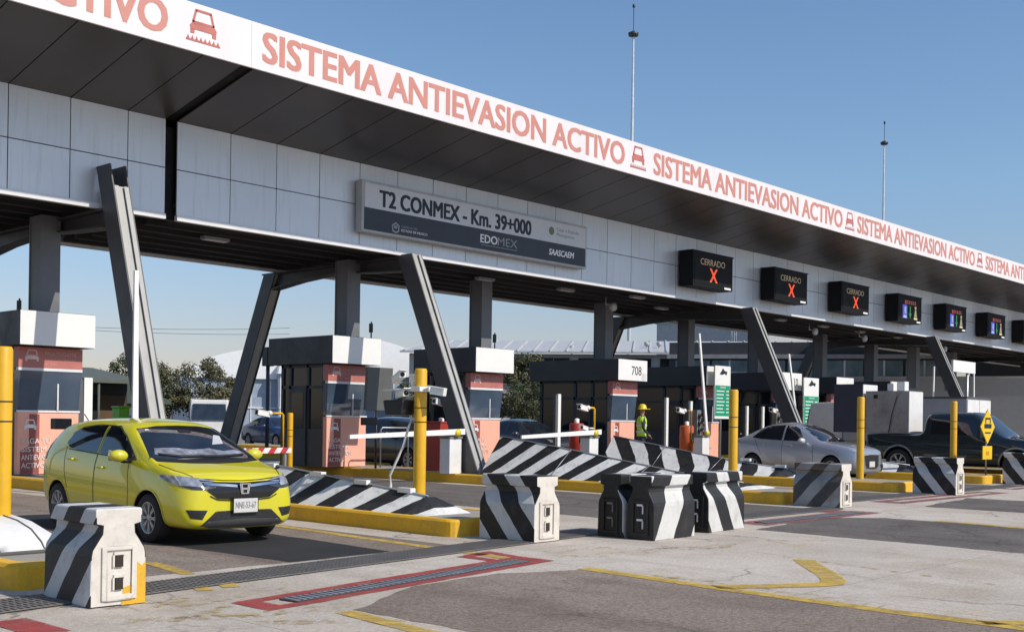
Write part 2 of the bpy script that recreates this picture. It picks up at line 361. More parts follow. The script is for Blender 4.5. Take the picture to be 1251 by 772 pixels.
def ring(x0, y0, x1, y1, t):
    return [rect(x0, y0, x1, y0+t), rect(x0, y1-t, x1, y1), rect(x0, y0+t, x0+t*1.6, y1-t), rect(x1-t*1.6, y0+t, x1, y1-t)]
SK = lambda poly: [(x, y + (x-5.28)*.155) for x, y in poly]
sheet('red_road_marking', [SK(q) for q in ring(5.28, 7.37, 9.42, 7.90, .14)] + [[(8.86, 8.46), (9.02, 8.485), (9.02, 8.95), (8.86, 8.95)], [(9.30, 8.53), (9.43, 8.55), (9.53, 9.08), (9.38, 9.08)], [(9.02, 8.85), (9.33, 8.85), (9.38, 9.06), (9.02, 9.0)]]
      + ring(1.5, 7.6, 3.8, 8.3, .18), .010, red_road, jit=.006)
sheet('faded_red_road_marking', ring(15.1, 8.72, 19.0, 9.3, .17) + [rect(18.2, 9.3, 18.9, 10.1)] + ring(21.6, 9.5, 27.4, 10.2, .25) + ring(29, 9.9, 34, 10.6, .25), .010, red_faint)
tooth = M('steel spike strip', (.26, .28, .30), .5, metal=.3, dirt=.4); tooth_gap = M('spike strip gap', (.05, .05, .055), .7)
def spikes(name, x0, x1, y0, y1, label, n, rz=0.0):
    t = thing(name, ((x0+x1)/2, (y0+y1)/2, .013), label, 'spike strip', 'spike strips across the lanes', rz)
    L, w = (x1-x0)/2, (y1-y0)/2
    MB().box(-L, -w, -.004, L, w, .004).build('base_plate', tooth_gap, t)
    m = MB(); st = 2*L/n
    for i in range(n):
        x = -L + (i+.5)*st; m.hexa([(x-st*.32, -w*.8, .004), (x+st*.32, -w*.8, .004), (x+st*.22, w*.8, .004), (x-st*.22, w*.8, .004),
                                   (x-st*.30, -w*.75, .007), (x+st*.30, -w*.75, .007), (x+st*.2, w*.75, .014), (x-st*.2, w*.75, .014)])
    m.build('teeth', tooth, t)
spikes('spike_strip', 5.65, 9.12, 7.82, 8.03, 'long steel spike strip framed in bright red in front of the yellow car', 46, math.atan(.155))
spikes('spike_strip', 15.4, 18.7, 8.9, 9.12, 'steel spike strip in faded red paint right of the loose black blocks', 40)
def grate(x0, x1, y0, y1, label, rz):
    t = thing('drain_grate', ((x0+x1)/2, (y0+y1)/2, .012), label, 'drain grate', 'drain grates across the lanes', R(rz)); L, w = (x1-x0)/2, (y1-y0)/2
    MB().box(-L, -w, -.006, L, w, .002).build('trench', M('trench dark', (.035, .032, .03), .9), t)  # flat dark plate under the bars, without any depth
    m = MB(); n = int(L*2/.055)
    for i in range(n):
        x = -L + (i+.5)*2*L/n; m.hexa([(x-.014, -w, .002), (x+.014, -w, .002), (x+.044, w, .002), (x+.016, w, .002), (x-.014, -w, .012), (x+.014, -w, .012), (x+.044, w, .012), (x+.016, w, .012)])
    for k in range(6):
        y = -w + 2*w*k/5; m.box(-L, y-.012, .003, L, y+.012, .009)
    m.build('grating', M('grating steel', (.20, .188, .178), .6, metal=.3, dirt=.4), t)
grate(4.9, 12.4, 9.12, 9.66, 'dark steel drain grating crossing the lane in front of the yellow car', 6.2)
grate(3.2, 4.95, 8.65, 9.2, 'dark steel drain grating at the near left curb end', 8)
grate(14.0, 19.2, 9.55, 10.05, 'dark drain grating across the second lane behind the loose blocks', 0)
grate(21, 31, 10.35, 10.9, 'dark drain grating across the farther lanes near the silver car', 0)

# ------------------------------------------------------------------ islands
ISL = [(4.28, 5.25, 9.62), (10.28, 11.9, 10.45), (19.3, 20.9, 10.85), (25.1, 26.7, 11.2), (31.0, 32.6, 11.4), (36.0, 37.6, 12), (41.2, 42.8, 12), (46.6, 48.2, 12), (52, 53.6, 12)]
ISLAB = ['yellow curbed traffic island at the left edge of the picture', 'yellow curbed traffic island beside the yellow car with a striped wedge', 'yellow curbed traffic island under the red boom cabinet',
         'yellow curbed traffic island left of the silver car', 'yellow curbed traffic island between silver car and dark pickup', 'yellow curbed traffic island beyond the dark pickup',
         'first farther traffic island behind the pickup', 'second farther traffic island behind the pickup', 'farthest traffic island at the right edge']
for (x0, x1, y0), lb in zip(ISL, ISLAB):
    t = thing('traffic_island', ((x0+x1)/2, y0, 0), lb, 'traffic island', 'traffic islands between the lanes'); w = (x1-x0)/2; H = .225
    pts = [(-w, 36), (-w, .12)] + [(-w+.12-.12*math.cos(a), .12-.12*math.sin(a)) for a in (R(30), R(60), R(90))] + [(w-.12+.12*math.sin(a), .12-.12*math.cos(a)) for a in (0, R(30), R(60), R(90))] + [(w, 36)]
    m = MB(); n = len(pts); prof = [(0, 0), (.004, H-.03), (.03, H), (.16, H)]
    cx = lambda p, o: (p[0] + (o if p[0] < 0 else -o), max(p[1], 0) + (o if p[1] < .5 else 0))
    for k in range(3):
        for i in range(n-1):
            a, b = pts[i], pts[i+1]; o0, h0 = prof[k]; o1, h1 = prof[k+1]
            m.quad((*cx(a, o0), h0), (*cx(b, o0), h0), (*cx(b, o1), h1), (*cx(a, o1), h1))
    m.build('curb', curb_yel, t)
    MB().box(-w+.15, .15, .0, w-.15, 36, H-.006).build('slab', island_top, t)

# ------------------------------------------------------------------ canopy
XL, XJ0, XJ1, XR = -16.0, 12.93, 13.20, 96.0
cp = thing('toll_canopy', (20, 24.7, 0), 'long grey panelled toll plaza canopy on leaning steel legs with a lettered white edge', 'canopy')
def C(m, name, mats, parent=None, **k):                      # canopy part built in world coordinates
    o = m.build(name, mats, parent or cp, **k)
    o.location = (-20, -24.7, 0) if (parent is None) else (0, 0, 0)
    return o
for a, b in ((XL, XJ0), (XJ1, XR)):
    xs = [x for x in [13.30 + 1.24*i for i in range(-24, 68)] if a+.15 < x < b-.15]
    xs = [a] + xs + [b]
    for ya in (22.0, 27.47):
        m = MB()
        for x0, x1 in zip(xs[:-1], xs[1:]):
            for z0, z1 in ((5.80, 6.765), (6.785, 7.80)): m.box(x0+.010, ya, z0, x1-.010, ya+.03, z1)
        C(m, 'cladding', panel)
    C(MB().box(a+.02, 22.034, 5.76, b-.02, 22.10, 8.2), 'backing', joint_blk); C(MB().box(a+.02, 27.40, 5.76, b-.02, 27.46, 8.2), 'backing', joint_blk)
    C(MB().box(a, 21.955, 5.68, b, 22.06, 5.79), 'trim', trim_w); C(MB().box(a, 27.42, 5.68, b, 27.54, 5.79), 'trim', trim_w)
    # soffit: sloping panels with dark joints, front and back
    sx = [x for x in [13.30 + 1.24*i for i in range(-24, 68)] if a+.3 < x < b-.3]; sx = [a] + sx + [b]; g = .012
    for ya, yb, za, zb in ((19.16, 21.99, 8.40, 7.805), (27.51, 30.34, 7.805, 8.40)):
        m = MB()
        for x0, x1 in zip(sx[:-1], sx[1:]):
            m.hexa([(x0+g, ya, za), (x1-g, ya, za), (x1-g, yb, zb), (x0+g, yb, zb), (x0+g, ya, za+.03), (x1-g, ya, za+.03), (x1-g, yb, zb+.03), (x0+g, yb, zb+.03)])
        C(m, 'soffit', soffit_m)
    C(MB().hexa([(a+.01, 19.17, 8.46), (b-.01, 19.17, 8.46), (b-.01, 22.2, 7.86), (a+.01, 22.2, 7.86), (a+.01, 19.17, 9.18), (b-.01, 19.17, 9.18), (b-.01, 22.2, 9.22), (a+.01, 22.2, 9.22)])
      .box(a+.01, 22.2, 8.2, b-.01, 27.3, 9.25).hexa([(a+.01, 27.3, 7.86), (b-.01, 27.3, 7.86), (b-.01, 30.33, 8.46), (a+.01, 30.33, 8.46), (a+.01, 27.3, 9.22), (b-.01, 27.3, 9.22), (b-.01, 30.33, 9.18), (a+.01, 30.33, 9.18)]), 'roof', joint_blk)
    # deck with purlins
    m = MB().box(a, 22.11, 6.0, b, 27.38, 6.06)
    for y in (22.45, 23.3, 24.1, 24.9, 25.7, 26.5, 27.2): m.box(a, y-.08, 5.74, b, y+.08, 5.998)
    C(m, 'deck', deck_dk)
for x0, x1 in ((XL, 13.06), (13.066, 38.9), (38.906, 64.7), (64.706, XR)): C(MB().box(x0, 19.10, 8.36, x1, 19.15, 9.27), 'fascia', banner_w)
C(MB().box(XL, 30.35, 8.36, XR, 30.40, 9.27), 'fascia', banner_w)
for a, b in ((XL, 12.6), (13.5, XR)):
    m = MB(); x = a + .8
    while x < b: m.box(x-.05, 22.12, 5.84, x+.05, 27.37, 5.997); x += 1.55
    for y in (22.9, 24.5, 26.1): m.tube([(a, y, 5.80), (b, y, 5.80)], .035, 6)
    C(m, 'cross_joists', deck_dk)
C(MB().box(XJ0-.06, 22.2, 5.72, XJ1+.06, 22.3, 7.7).hexa([(XJ0-.02, 19.2, 8.44), (XJ1+.02, 19.2, 8.44), (XJ1+.02, 22.2, 7.86), (XJ0-.02, 22.2, 7.86), (XJ0-.02, 19.2, 8.7), (XJ1+.02, 19.2, 8.7), (XJ1+.02, 22.2, 8.3), (XJ0-.02, 22.2, 8.3)]), 'movement_joint', joint_blk)
# fascia letters
for x0, x1 in ((0.2, 11.21), (13.34, 25.16), (26.55, 38.0), (39.2, 50.4), (51.7, 63.0)):
    o = text('SISTEMA ANTIEVASION ACTIVO', 1, (x0-20, 19.098-24.7, 8.535), txt_sal, cp, w=x1-x0, h=.60, bold=.028, ext=.001)
def car_icon(xc, zc, s, mat, loc0, parent, name='car_icon', y=0.0):
    m = MB(); k = s
    def seg(p, q, w):
        d = Vector((q[0]-p[0], q[1]-p[1])).normalized(); n = Vector((-d.y, d.x))*w/2
        A = [(p[0]-n.x, p[1]-n.y), (q[0]-n.x, q[1]-n.y), (q[0]+n.x, q[1]+n.y), (p[0]+n.x, p[1]+n.y)]
        m.prism([(xc+a*k, zc+b*k) for a, b in A], 'y', y, y-.006)
    seg((-.34, .10), (-.24, .46), .07); seg((-.26, .46), (.26, .46), .07); seg((.24, .46), (.34, .10), .07); seg((-.36, .12), (.36, .12), .06)
    m.prism([(xc+a*k, zc+b*k) for a, b in ((-.42, -.10), (.42, -.10), (.44, .0), (.37, .085), (-.37, .085), (-.44, .0))], 'y', y, y-.006)
    m.prism([(xc+a*k, zc+b*k) for a, b in ((-.42, -.11), (-.42, -.22), (-.30, -.22), (-.28, -.11))], 'y', y, y-.006)
    m.prism([(xc+a*k, zc+b*k) for a, b in ((.28, -.11), (.30, -.22), (.42, -.22), (.42, -.11))], 'y', y, y-.006)
    if name == 'car_icon':
        m.prism([(xc+a*k, zc+b*k) for a, b in ((-.56, -.44), (.56, -.44), (.56, -.39), (-.56, -.39))], 'y', y, y-.006)
        for i in range(8):
            a = -.54 + i*.14; m.prism([(xc+p*k, zc+q*k) for p, q in ((a, -.385), (a+.09, -.385), (a+.045, -.28))], 'y', y, y-.006)
    o = m.build(name, mat, parent); o.location = loc0; return o
for xc in (11.98, 25.80, 38.58, 51.0, 63.7): car_icon(xc, 8.84, .66, M('icon red', (.48, .15, .125), .5), (-20, 19.098-24.7, 0), cp)

# legs (H section, forked top on the first) and beams
def leg_mesh(sgn, top=0.0, base_z=.2):
    # plate plane YZ; sgn -1 = front leg leaning outwards at its foot
    m = MB(); zt = 5.66 + top; zb = base_z
    yt = -2.55 - top*.5; yb = -5.05
    def Y(z): return yb + (yt-yb)*(z-zb)/(zt-zb)
    dpt = .27
    for x0, x1, d0, d1 in ((-.18, -.15, -dpt, dpt), (.15, .18, -dpt, dpt)):
        ps = [(x0, Y(zb)+d0, zb), (x1, Y(zb)+d0, zb), (x1, Y(zb)+d1, zb), (x0, Y(zb)+d1, zb), (x0, Y(zt)+d0, zt), (x1, Y(zt)+d0, zt), (x1, Y(zt)+d1, zt), (x0, Y(zt)+d1, zt)]
        m.hexa(ps)
    z2 = zt - (.45 if top > .5 else .0)
    for d0, d1 in ((-dpt+.06, -dpt+.085), (dpt-.085, dpt-.06)):
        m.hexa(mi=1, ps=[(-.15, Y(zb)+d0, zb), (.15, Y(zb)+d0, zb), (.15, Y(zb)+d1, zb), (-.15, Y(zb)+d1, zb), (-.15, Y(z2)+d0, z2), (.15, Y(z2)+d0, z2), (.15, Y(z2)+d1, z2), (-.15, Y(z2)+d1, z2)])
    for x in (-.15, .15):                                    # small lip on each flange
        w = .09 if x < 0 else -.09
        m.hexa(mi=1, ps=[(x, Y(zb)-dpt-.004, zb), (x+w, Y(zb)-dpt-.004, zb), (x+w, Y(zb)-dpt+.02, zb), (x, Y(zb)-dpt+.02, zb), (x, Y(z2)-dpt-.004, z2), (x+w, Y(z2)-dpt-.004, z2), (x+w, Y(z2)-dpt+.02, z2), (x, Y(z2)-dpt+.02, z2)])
    m.box(-.3, yb-.5, zb-.03, .3, yb+.5, zb+.03)
    if sgn > 0:
        for v in m.bm.verts: v.co.y = -v.co.y
    return m
LEGX = [11.55, 19.78, 36.25, 52.4, 68.7, 4.0]
def beam_mesh():
    m = MB(); prof = [(-3.0, 5.62), (-3.0, 5.30), (-1.6, 5.36), (0, 5.46), (1.6, 5.36), (3.3, 5.16), (3.3, 5.62)]
    m.prism(prof, 'x', -.02, .02); m.box(-.17, -3.0, 5.62, .17, 3.3, 5.66)
    for (a, b) in zip(prof[1:-2], prof[2:-1]):
        m.hexa([(-.17, a[0], a[1]-.03), (.17, a[0], a[1]-.03), (.17, b[0], b[1]-.03), (-.17, b[0], b[1]-.03), (-.17, a[0], a[1]), (.17, a[0], a[1]), (.17, b[0], b[1]), (-.17, b[0], b[1])])
    return m
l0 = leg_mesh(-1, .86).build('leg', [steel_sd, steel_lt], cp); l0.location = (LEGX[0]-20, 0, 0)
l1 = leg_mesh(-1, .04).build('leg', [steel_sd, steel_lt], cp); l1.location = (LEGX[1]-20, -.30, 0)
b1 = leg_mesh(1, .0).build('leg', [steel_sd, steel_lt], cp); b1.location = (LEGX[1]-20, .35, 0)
be = beam_mesh().build('beam', M('beam steel', (.055, .054, .057), .5), cp); be.location = (LEGX[1]-20, 0, 0)
def cpart(src, x):
    c = src.copy(); COL.objects.link(c); c.parent = cp; c.location = (x-20, src.location.y, 0); return c
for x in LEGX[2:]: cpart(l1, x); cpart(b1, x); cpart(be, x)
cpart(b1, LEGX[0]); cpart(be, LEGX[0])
colm = MB()                                                  # H column
colm.box(-.22, -.26, 3.55, .22, -.23, 5.7).box(-.22, .23, 3.55, .22, .26, 5.7).box(-.2, -.23, 3.55, -.17, .23, 5.7).box(.17, -.23, 3.55, .2, .23, 5.7)
c0 = colm.build('column', steel_col, cp); c0.location = (11.25-20, 23.95-24.7, 0)
for x, y in ((19.55, 24.0), (24.75, 24.1), (32.0, 25.1), (38.2, 25.8), (43.5, 25.8), (48.7, 25.5), (54, 25.5), (59, 25.5), (64, 25.5)):
    c = cpart(c0, x); c.location.y = y-24.7
lm = MB().box(-.34, -.10, -.04, .34, .10, .03); lt = lm.build('ceiling_light', [M('light housing', (.30, .30, .32), .4)], cp); lt.location = (12.0-20, -.9, 5.70)
MB().box(-.3, -.08, -.052, .3, .08, -.042).build('diffuser', M('lamp diffuser', (.7, .72, .75), .35), lt)
for i, (x, y) in enumerate([(15.2, 23.6), (20.5, 23.7), (24.5, 23.7), (28, 23.5), (31, 22.9), (34.5, 24.4), (37.6, 23.2), (41, 23.2), (44.6, 23.2), (48, 23.2), (52, 23.2), (56.5, 23.2)]):
    c = copy_tree(lt, cp); c.location = (x-20, y-24.7, 5.70)
fm = MB().tube([(0, 0, 0), (0, 0, -.25), (.15, -.2, -.32)], .03, 8).lathe([(.0, -.05), (.13, -.04), (.16, .08), (.0, .1)], 'y', (.15, -.22, -.34), 14)
fl = fm.build('floodlight', M('floodlight grey', (.5, .5, .5), .4), cp); fl.location = (30.2-20, 23.6-24.7, 5.68)
for x, y in ((42.8, 22.9), (47.3, 22.9), (55.6, 22.7)):
    c = fl.copy(); COL.objects.link(c); c.location = (x-20, y-24.7, 5.68)

# ------------------------------------------------------------------ name board
nb = thing('name_board', (22.45, 21.9, 6.08), 'wide two tone name board reading T2 CONMEX on the panelled parapet', 'sign')
MB().box(-4.36, -.19, 0, 4.36, .05, 1.27).build('frame', M('board frame', (.42, .42, .43), .4), nb, bev=.02)
MB().box(-4.28, -.206, .60, 4.28, -.19, 1.20).build('upper_panel', M('board light panel', (.62, .63, .65), .45, var=.04), nb)
MB().box(-4.28, -.206, .06, 4.28, -.19, .598).build('lower_panel', M('board dark panel', (.022, .027, .04), .45, var=.1), nb)
text('T2 CONMEX - Km. 39+000', 1, (-3.80, -.207, .68), txt_dk, nb, w=5.62, h=.40, bold=.03)
text('EDO', 1, (-.22, -.207, .24), txt_w, nb, w=.66, h=.22, bold=.02); text('MEX', 1, (.46, -.207, .24), txt_grey, nb, w=.80, h=.22, bold=.0)
MB().box(-.2, -.212, .17, 1.25, -.207, .185).build('underline', txt_grey, nb)
text('SAASCAEM', 1, (2.62, -.207, .24), txt_w, nb, w=1.12, h=.17, bold=.03, shear=.15)
text('Caja a Estado', 1, (2.95, -.207, .93), txt_grey, nb, w=1.02, h=.13, bold=.0); text('Mexiquense', 1, (2.95, -.207, .78), txt_grey, nb, w=.8, h=.13, bold=.0)
MB().lathe([(.0, -.212), (.10, -.212), (.12, -.207)], 'y', (2.72, 0, .93), 20).build('emblem', M('emblem green', (.16, .20, .10), .5), nb)
m = MB(); hp = [(-.11, .12), (-.13, .28), (0, .36), (.13, .28), (.11, .12), (0, .08)]
for i in range(6):
    (a, b), (c, d) = hp[i], hp[(i+1) % 6]; s_ = .68
    m.hexa([(-3.27+a, -.212, b), (-3.27+c, -.212, d), (-3.27+c*s_, -.212, .22+(d-.22)*s_), (-3.27+a*s_, -.212, .22+(b-.22)*s_), (-3.27+a, -.207, b), (-3.27+c, -.207, d), (-3.27+c*s_, -.207, .22+(d-.22)*s_), (-3.27+a*s_, -.207, .22+(b-.22)*s_)])
m.box(-3.32, -.212, .2, -3.22, -.207, .27)
m.build('crest', txt_grey, nb)
text('GOBIERNO DEL', 1, (-3.08, -.207, .25), txt_grey, nb, w=.55, h=.05); text('ESTADO DE MEXICO', 1, (-3.08, -.207, .15), txt_w, nb, w=.9, h=.06)

# ------------------------------------------------------------------ LED lane signs
led_blk = M('sign housing black', (.010, .010, .012), .6, var=.2, spec=.2); led_face = M('sign face', (.010, .010, .011), .6, var=.2, spec=.15)
em_red = M('led red', (.95, .12, .04), emit=.6); em_amb = M('led amber', (.50, .38, .24), emit=.14); em_blue = M('led blue', (.10, .13, .6), emit=.5); em_grn = M('led green', (.04, .32, .10), emit=.4); em_wht = M('led white', (.5, .52, .7), emit=.4); em_yel = M('led warm', (.55, .48, .28), emit=.35)
SIGNX = [(33.2, 'X', 'black lane sign with red cross, nearest to the name board'), (38.5, 'X', 'middle one of the three black lane signs with red cross'), (43.75, 'X', 'red cross lane sign farthest from the name board'),
         (49.0, 'A', 'nearest black lane sign showing green arrow, right of the last red cross'), (54.2, 'A', 'second black lane sign showing a green arrow'), (59.4, 'A', 'third black lane sign showing a green arrow'), (64.5, 'A', 'lane sign cut off by the right edge of the picture')]
for x, kd, lb in SIGNX:
    t = thing('lane_sign', (x, 21.98, 6.08), lb, 'lane sign', 'electronic lane signs on the parapet')
    MB().box(-1.22, -.62, 0, 1.22, -.06, 1.15).box(-1.27, -.64, 1.15, 1.27, -.05, 1.19).build('housing', led_blk, t, bev=.012)
    MB().box(-1.15, -.632, .08, 1.15, -.622, 1.09).build('display', led_face, t)
    MB().box(-.9, -.06, .2, -.7, .02, 1.0).box(.7, -.06, .2, .9, .02, 1.0).build('bracket', steel_dk, t)
    MB().box(.68, -.638, .03, 1.08, -.63, .10).build('maker_plate', white_cl, t)
    if kd == 'X':
        text('CERRADO', 1, (-.80, -.634, .74), em_amb, t, name='display_text', w=1.5, h=.21)
        m = MB()
        for s_ in (1, -1): m.prism([(-.24*s_, .20), (-.13*s_, .20), (.24*s_, .66), (.13*s_, .66)], 'y', -.634 - (.002 if s_ > 0 else 0), -.64)
        m.build('red_cross', em_red, t)
    else:
        for i in range(6): MB().box(-.55+i*.2, -.64, .78+.02*(i % 2), -.42+i*.2, -.633, .95).build('lamp_dots', M('led dim red', (.5, .12, .10), emit=.4), t) if i == 0 else None
        m = MB()
        for i in range(1, 7): m.box(-.75+i*.2, -.64, .80, -.63+i*.2, -.633, .84).box(-.75+i*.2, -.64, .90, -.63+i*.2, -.633, .94).box(-.75+i*.2, -.64, .84, -.71+i*.2, -.633, .90)
        m.build('display_text', M('led dim red', (.5, .12, .10), emit=.4), t)
        MB().box(-.78, -.64, .16, -.32, -.633, .74).build('blue_symbol', em_blue, t)
        MB().box(-.70, -.646, .20, -.40, -.641, .30).box(-.62, -.646, .42, -.44, -.641, .66).prism([(-.72, .36), (-.38, .36), (-.45, .42)], 'y', -.641, -.646).build('white_symbol', em_wht, t)
        MB().prism([(-.06, .72), (.04, .72), (.04, .40), (.14, .40), (-.01, .18), (-.16, .40), (-.06, .40)], 'y', -.633, -.64).build('green_arrow', em_grn, t)
        MB().box(.38, -.64, .16, .72, -.633, .26).prism([(.40, .28), (.70, .28), (.60, .60), (.50, .60)], 'y', -.633, -.64).box(.47, -.64, .62, .63, -.633, .74).build('warm_symbol', em_yel, t)

# ------------------------------------------------------------------ toll booths
def booth(x, yf, label, number=None, D=3.2):
    t = thing('toll_booth', (x, yf, .22), label, 'toll booth', 'toll booths on the islands')
    w, H = .66, 2.74
    m = MB().box(-w+.03, .12, 0, w-.03, D, 1.0)                       # lower walls
    for y in (.12, .78, 1.55, D-.1): m.box(-w+.03, y, 1.0, w-.03, y+.10, H)
    m.box(-w+.03, .12, 2.06, w-.03, D, 2.14).box(-w+.03, .12, 2.62, w-.03, D, H)
    m.build('wall', booth_dark, t)
    MB().box(-w+.07, .2, 1.0, w-.07, D-.12, 2.62).build('window', glass_dk, t)
    d = MB().box(-w-.012, .86, .02, -w+.026, 1.56, 2.05).build('door', booth_dark, t, bev=.008)
    MB().box(-w-.018, .96, 1.0, -w-.013, 1.46, 1.95).build('pane', glass_dk, d)
    MB().box(-w-.06, 1.46, .86, -w-.014, 1.53, .92).build('handle', chrome, d)
    # front: slanted glazing between two vinyl banners
    MB().hexa([(-w, -.03, .02), (w, -.03, .02), (w, .12, .02), (-w, .12, .02), (-w, -.03, 1.32), (w, -.03, 1.32), (w, .12, 1.32), (-w, .12, 1.32)]).build('front_panel', salmon, t)
    MB().hexa([(-w, -.02, 1.36), (w, -.02, 1.36), (w, .12, 1.36), (-w, .12, 1.36), (-w-.03, -.10, 2.19), (w+.02, -.10, 2.19), (w+.02, .12, 2.19), (-w-.03, .12, 2.19)]).build('front_window', glass_bl, t)
    MB().box(-w-.02, -.05, 1.32, w+.02, .0, 1.36).box(-w-.04, -.12, 2.19, w+.03, .0, 2.25).box(.16, -.075, 1.37, .19, -.03, 2.18).build('window_frame', trim_w, t)
    hb = MB().box(-w-.04, -.115, 2.255, w+.03, .1, 2.68).build('header_banner', banner_red, t)
    car_icon(-.42, 2.46, .34, M('icon pink', (.72, .52, .48), .5), (0, -.117, 0), hb, 'icon')
    text('PAGA TU CUOTA', 1, (-.14, -.116, 2.52), M('banner text', (.62, .36, .32), .5), hb, w=.68, h=.075, bold=.01)
    text('SISTEMA ANTIEVASION', 1, (-.14, -.116, 2.41), M('banner text', (.62, .36, .32), .5), hb, w=.7, h=.05)
    text('ACTIVO', 1, (-.14, -.116, 2.31), M('banner text', (.62, .36, .32), .5), hb, w=.25, h=.05)
    pm = MB().prism([(-w+.06, .03), (-w+.46, .03), (-w+.46, 1.28), (-w+.24, 1.28), (-w+.24, .62), (-w+.06, .5)], 'y', -.031, -.036).build('printed_area', M('printed dark red', (.30, .085, .075), .5), t)
    car_icon(-w+.26, 1.02, .30, white_cl, (0, -.037, 0), pm, 'icon')
    for i, s in enumerate(('PAGA TU', 'SISTEMA', 'ANTIEVASION', 'ACTIVO')):
        text(s, 1, (-w+.08, -.037, .66-.17*i), M('print white', (.75, .62, .58), .5), pm, w=(.62, .66, .74, .5)[i], h=.11, bold=.01)
    # roof box with pale front
    MB().box(-w-.15, -.42, 2.70, w+.14, D+.35, 3.42).build('roof', booth_dark, t, bev=.01)
    rf = MB().box(-w-.155, -.436, 2.71, w+.145, -.421, 3.41).build('roof_front', white_cl, t)
    if number: (text(number, 1, (-.08, -.437, 2.90), txt_dk, rf, w=.55, h=.30, bold=.0), MB().box(.5, -.44, 2.73, .74, -.437, 2.98).build('small_plate', M('plate outline', (.62, .62, .63), .5), rf))
    return t
booth(11.28, 23.75, 'leftmost toll booth with salmon front, beside the big forked leg', None, 2.2)
booth(19.35, 23.75, 'toll booth behind the dark hanging board, second from the left', None, 2.0)
booth(24.65, 23.8, 'toll booth with blank pale roof front just right of the second leg', None, 1.9)
booth(31.45, 23.8, 'toll booth numbered 708 with people working beside it', '708')
booth(36.8, 23.8, 'toll booth partly covered by the left green tariff board')
booth(42.3, 23.8, 'toll booth partly covered by the right green tariff board', '710')
booth(47.4, 24, 'toll booth behind the silver car roof near the grey box truck')
booth(52.8, 24, 'farthest toll booth behind the dark pickup')

# ------------------------------------------------------------------ yellow bollard posts
def post(x, y, h, label, r=.09):
    t = thing('yellow_post', (x, y, .21), label, 'post', 'yellow guard posts on the islands')
    MB().lathe([(r, 0), (r, h-.03), (r*.85, h), (0, h)], n=20).build('pole', yellow_pt, t)
    for q in (.62, .72): MB().lathe([(r+.005, h*q), (r+.005, h*q+.012)], n=20).build('strap', black_pl, t)
    MB().box(-r-.06, -r-.06, -.01, r+.06, r+.06, .012).build('base_plate', metal_gv, t)
    return t
post(4.93, 11.35, 1.95, 'tall yellow post cut off by the left edge, near the white plate')
post(11.2, 12.08, 2.02, 'tall yellow post with white cable at the end of the striped wedge')
post(19.85, 12.25, 1.98, 'yellow post behind the pair of loose black blocks')
post(26.3, 12.66, 2.0, 'yellow post in front of the silver car nose')
post(31.9, 12.6, 2.02, 'yellow post in front of the dark pickup door')
post(37.1, 12.3, 2.0, 'yellow post at the right picture edge')
post(18.15, 24.55, 1.62, 'short yellow post beside the second booth', .075).location.z = .01
post(14.2, 22.3, 1.0, 'short yellow post seen right behind the yellow car roof', .07)
post(12.3, 22.8, 1.05, 'shortest yellow stub seen at the foot of the big forked leg', .07)

# ------------------------------------------------------------------ water filled road barriers
def barrier_mesh(L, H=.82, W=.27):
    k = H/.82
    hp = [(W, 0), (W*.98, .43*k), (W*.94, .48*k), (W*.60, .61*k), (W*.58, .675*k), (W*.82, .69*k), (W*.83, .805*k), (W*.78, .82*k)]
    poly = hp + [(-x, z) for x, z in hp[::-1]]
    m = MB().prism(poly, 'y', -L/2, L/2, 0, 1); return m
def barrier(x, y, rz, L, label, mat, endmat, H=.82, W=.27, lipmat=None, pallet=True, tilt=0.0):
    t = thing('road_barrier', (x, y, .006), label, 'road barrier', 'striped road barriers', rz)
    t.rotation_euler.y = tilt
    barrier_mesh(L, H, W).build('body', [mat, endmat], t, bev=.009)
    k = H/.82
    for s_ in (-1, 1):
        e = s_*L/2
        m = MB()
        y0, y1 = (e, e + s_*.018)
        ya, yb = min(y0, y1), max(y0, y1)
        m.box(-W*.62, ya, .05, -W*.45, yb, .50*k).box(W*.45, ya, .05, W*.62, yb, .50*k).box(-W*.45, ya, .47*k, W*.45, yb, .50*k).box(-W*.45, ya, .05, W*.45, yb, .09)
        m.build('end_rib', endmat, t, bev=.004)
        for z0 in (.14, .33):
            p = MB().box(-W*.15, ya-.002, z0*k, W*.12, ya+.004 if s_ > 0 else yb+.002, (z0+.10)*k)
            p.build('socket', M('socket shade and dirt', (.035, .026, .02), .9), t)  # dark brown box: the hole's shade and dirt put into its colour
            MB().box(-W*.20, ya, (z0+.10)*k, W*.20, yb+.004*(s_ > 0), (z0+.125)*k).box(-W*.24, ya, z0*k, -W*.18, yb, (z0+.10)*k).build('socket_lip', lipmat or endmat, t)
    return t
end_w = M('barrier end white', (.66, .62, .56), .6, var=.08, dirt=.35, dirtc=(.30, .24, .17), scale=5)
end_k = M('barrier end black', (.014, .014, .015), .5, dirt=.25, dirtc=(.10, .095, .09), scale=6)
sA = stripes('barrier stripes rising', 1.0, .85, 1.95, off=.12, duty=.55)
sB = stripes('barrier stripes falling', 1.0, -.85, 1.8, off=.05, duty=.55)
sC = stripes('barrier stripes worn', 1.0, .9, 1.75, a=(.06, .062, .066), bcol=(.36, .37, .38), wear=.7, off=.1, dirt=.55)
sD = stripes('barrier bold stripes', 1.0, .55, 1.15, off=.42, wear=.35)
sE = stripes('barrier bold stripes two', 1.0, -.6, 1.5, off=.28, wear=.35)
b = barrier(4.57, 8.77, R(-1), .80, 'white ended striped barrier at the near left in front of the yellow car wheel', sA, end_w, .765, .235)
MB().prism([(.02, .004), (.228, .004), (.228, .34), (.20, .30), (.15, .34), (.12, .16), (.04, .14)], 'y', -.401, -.404).build('yellow_smear', curb_yel, b)
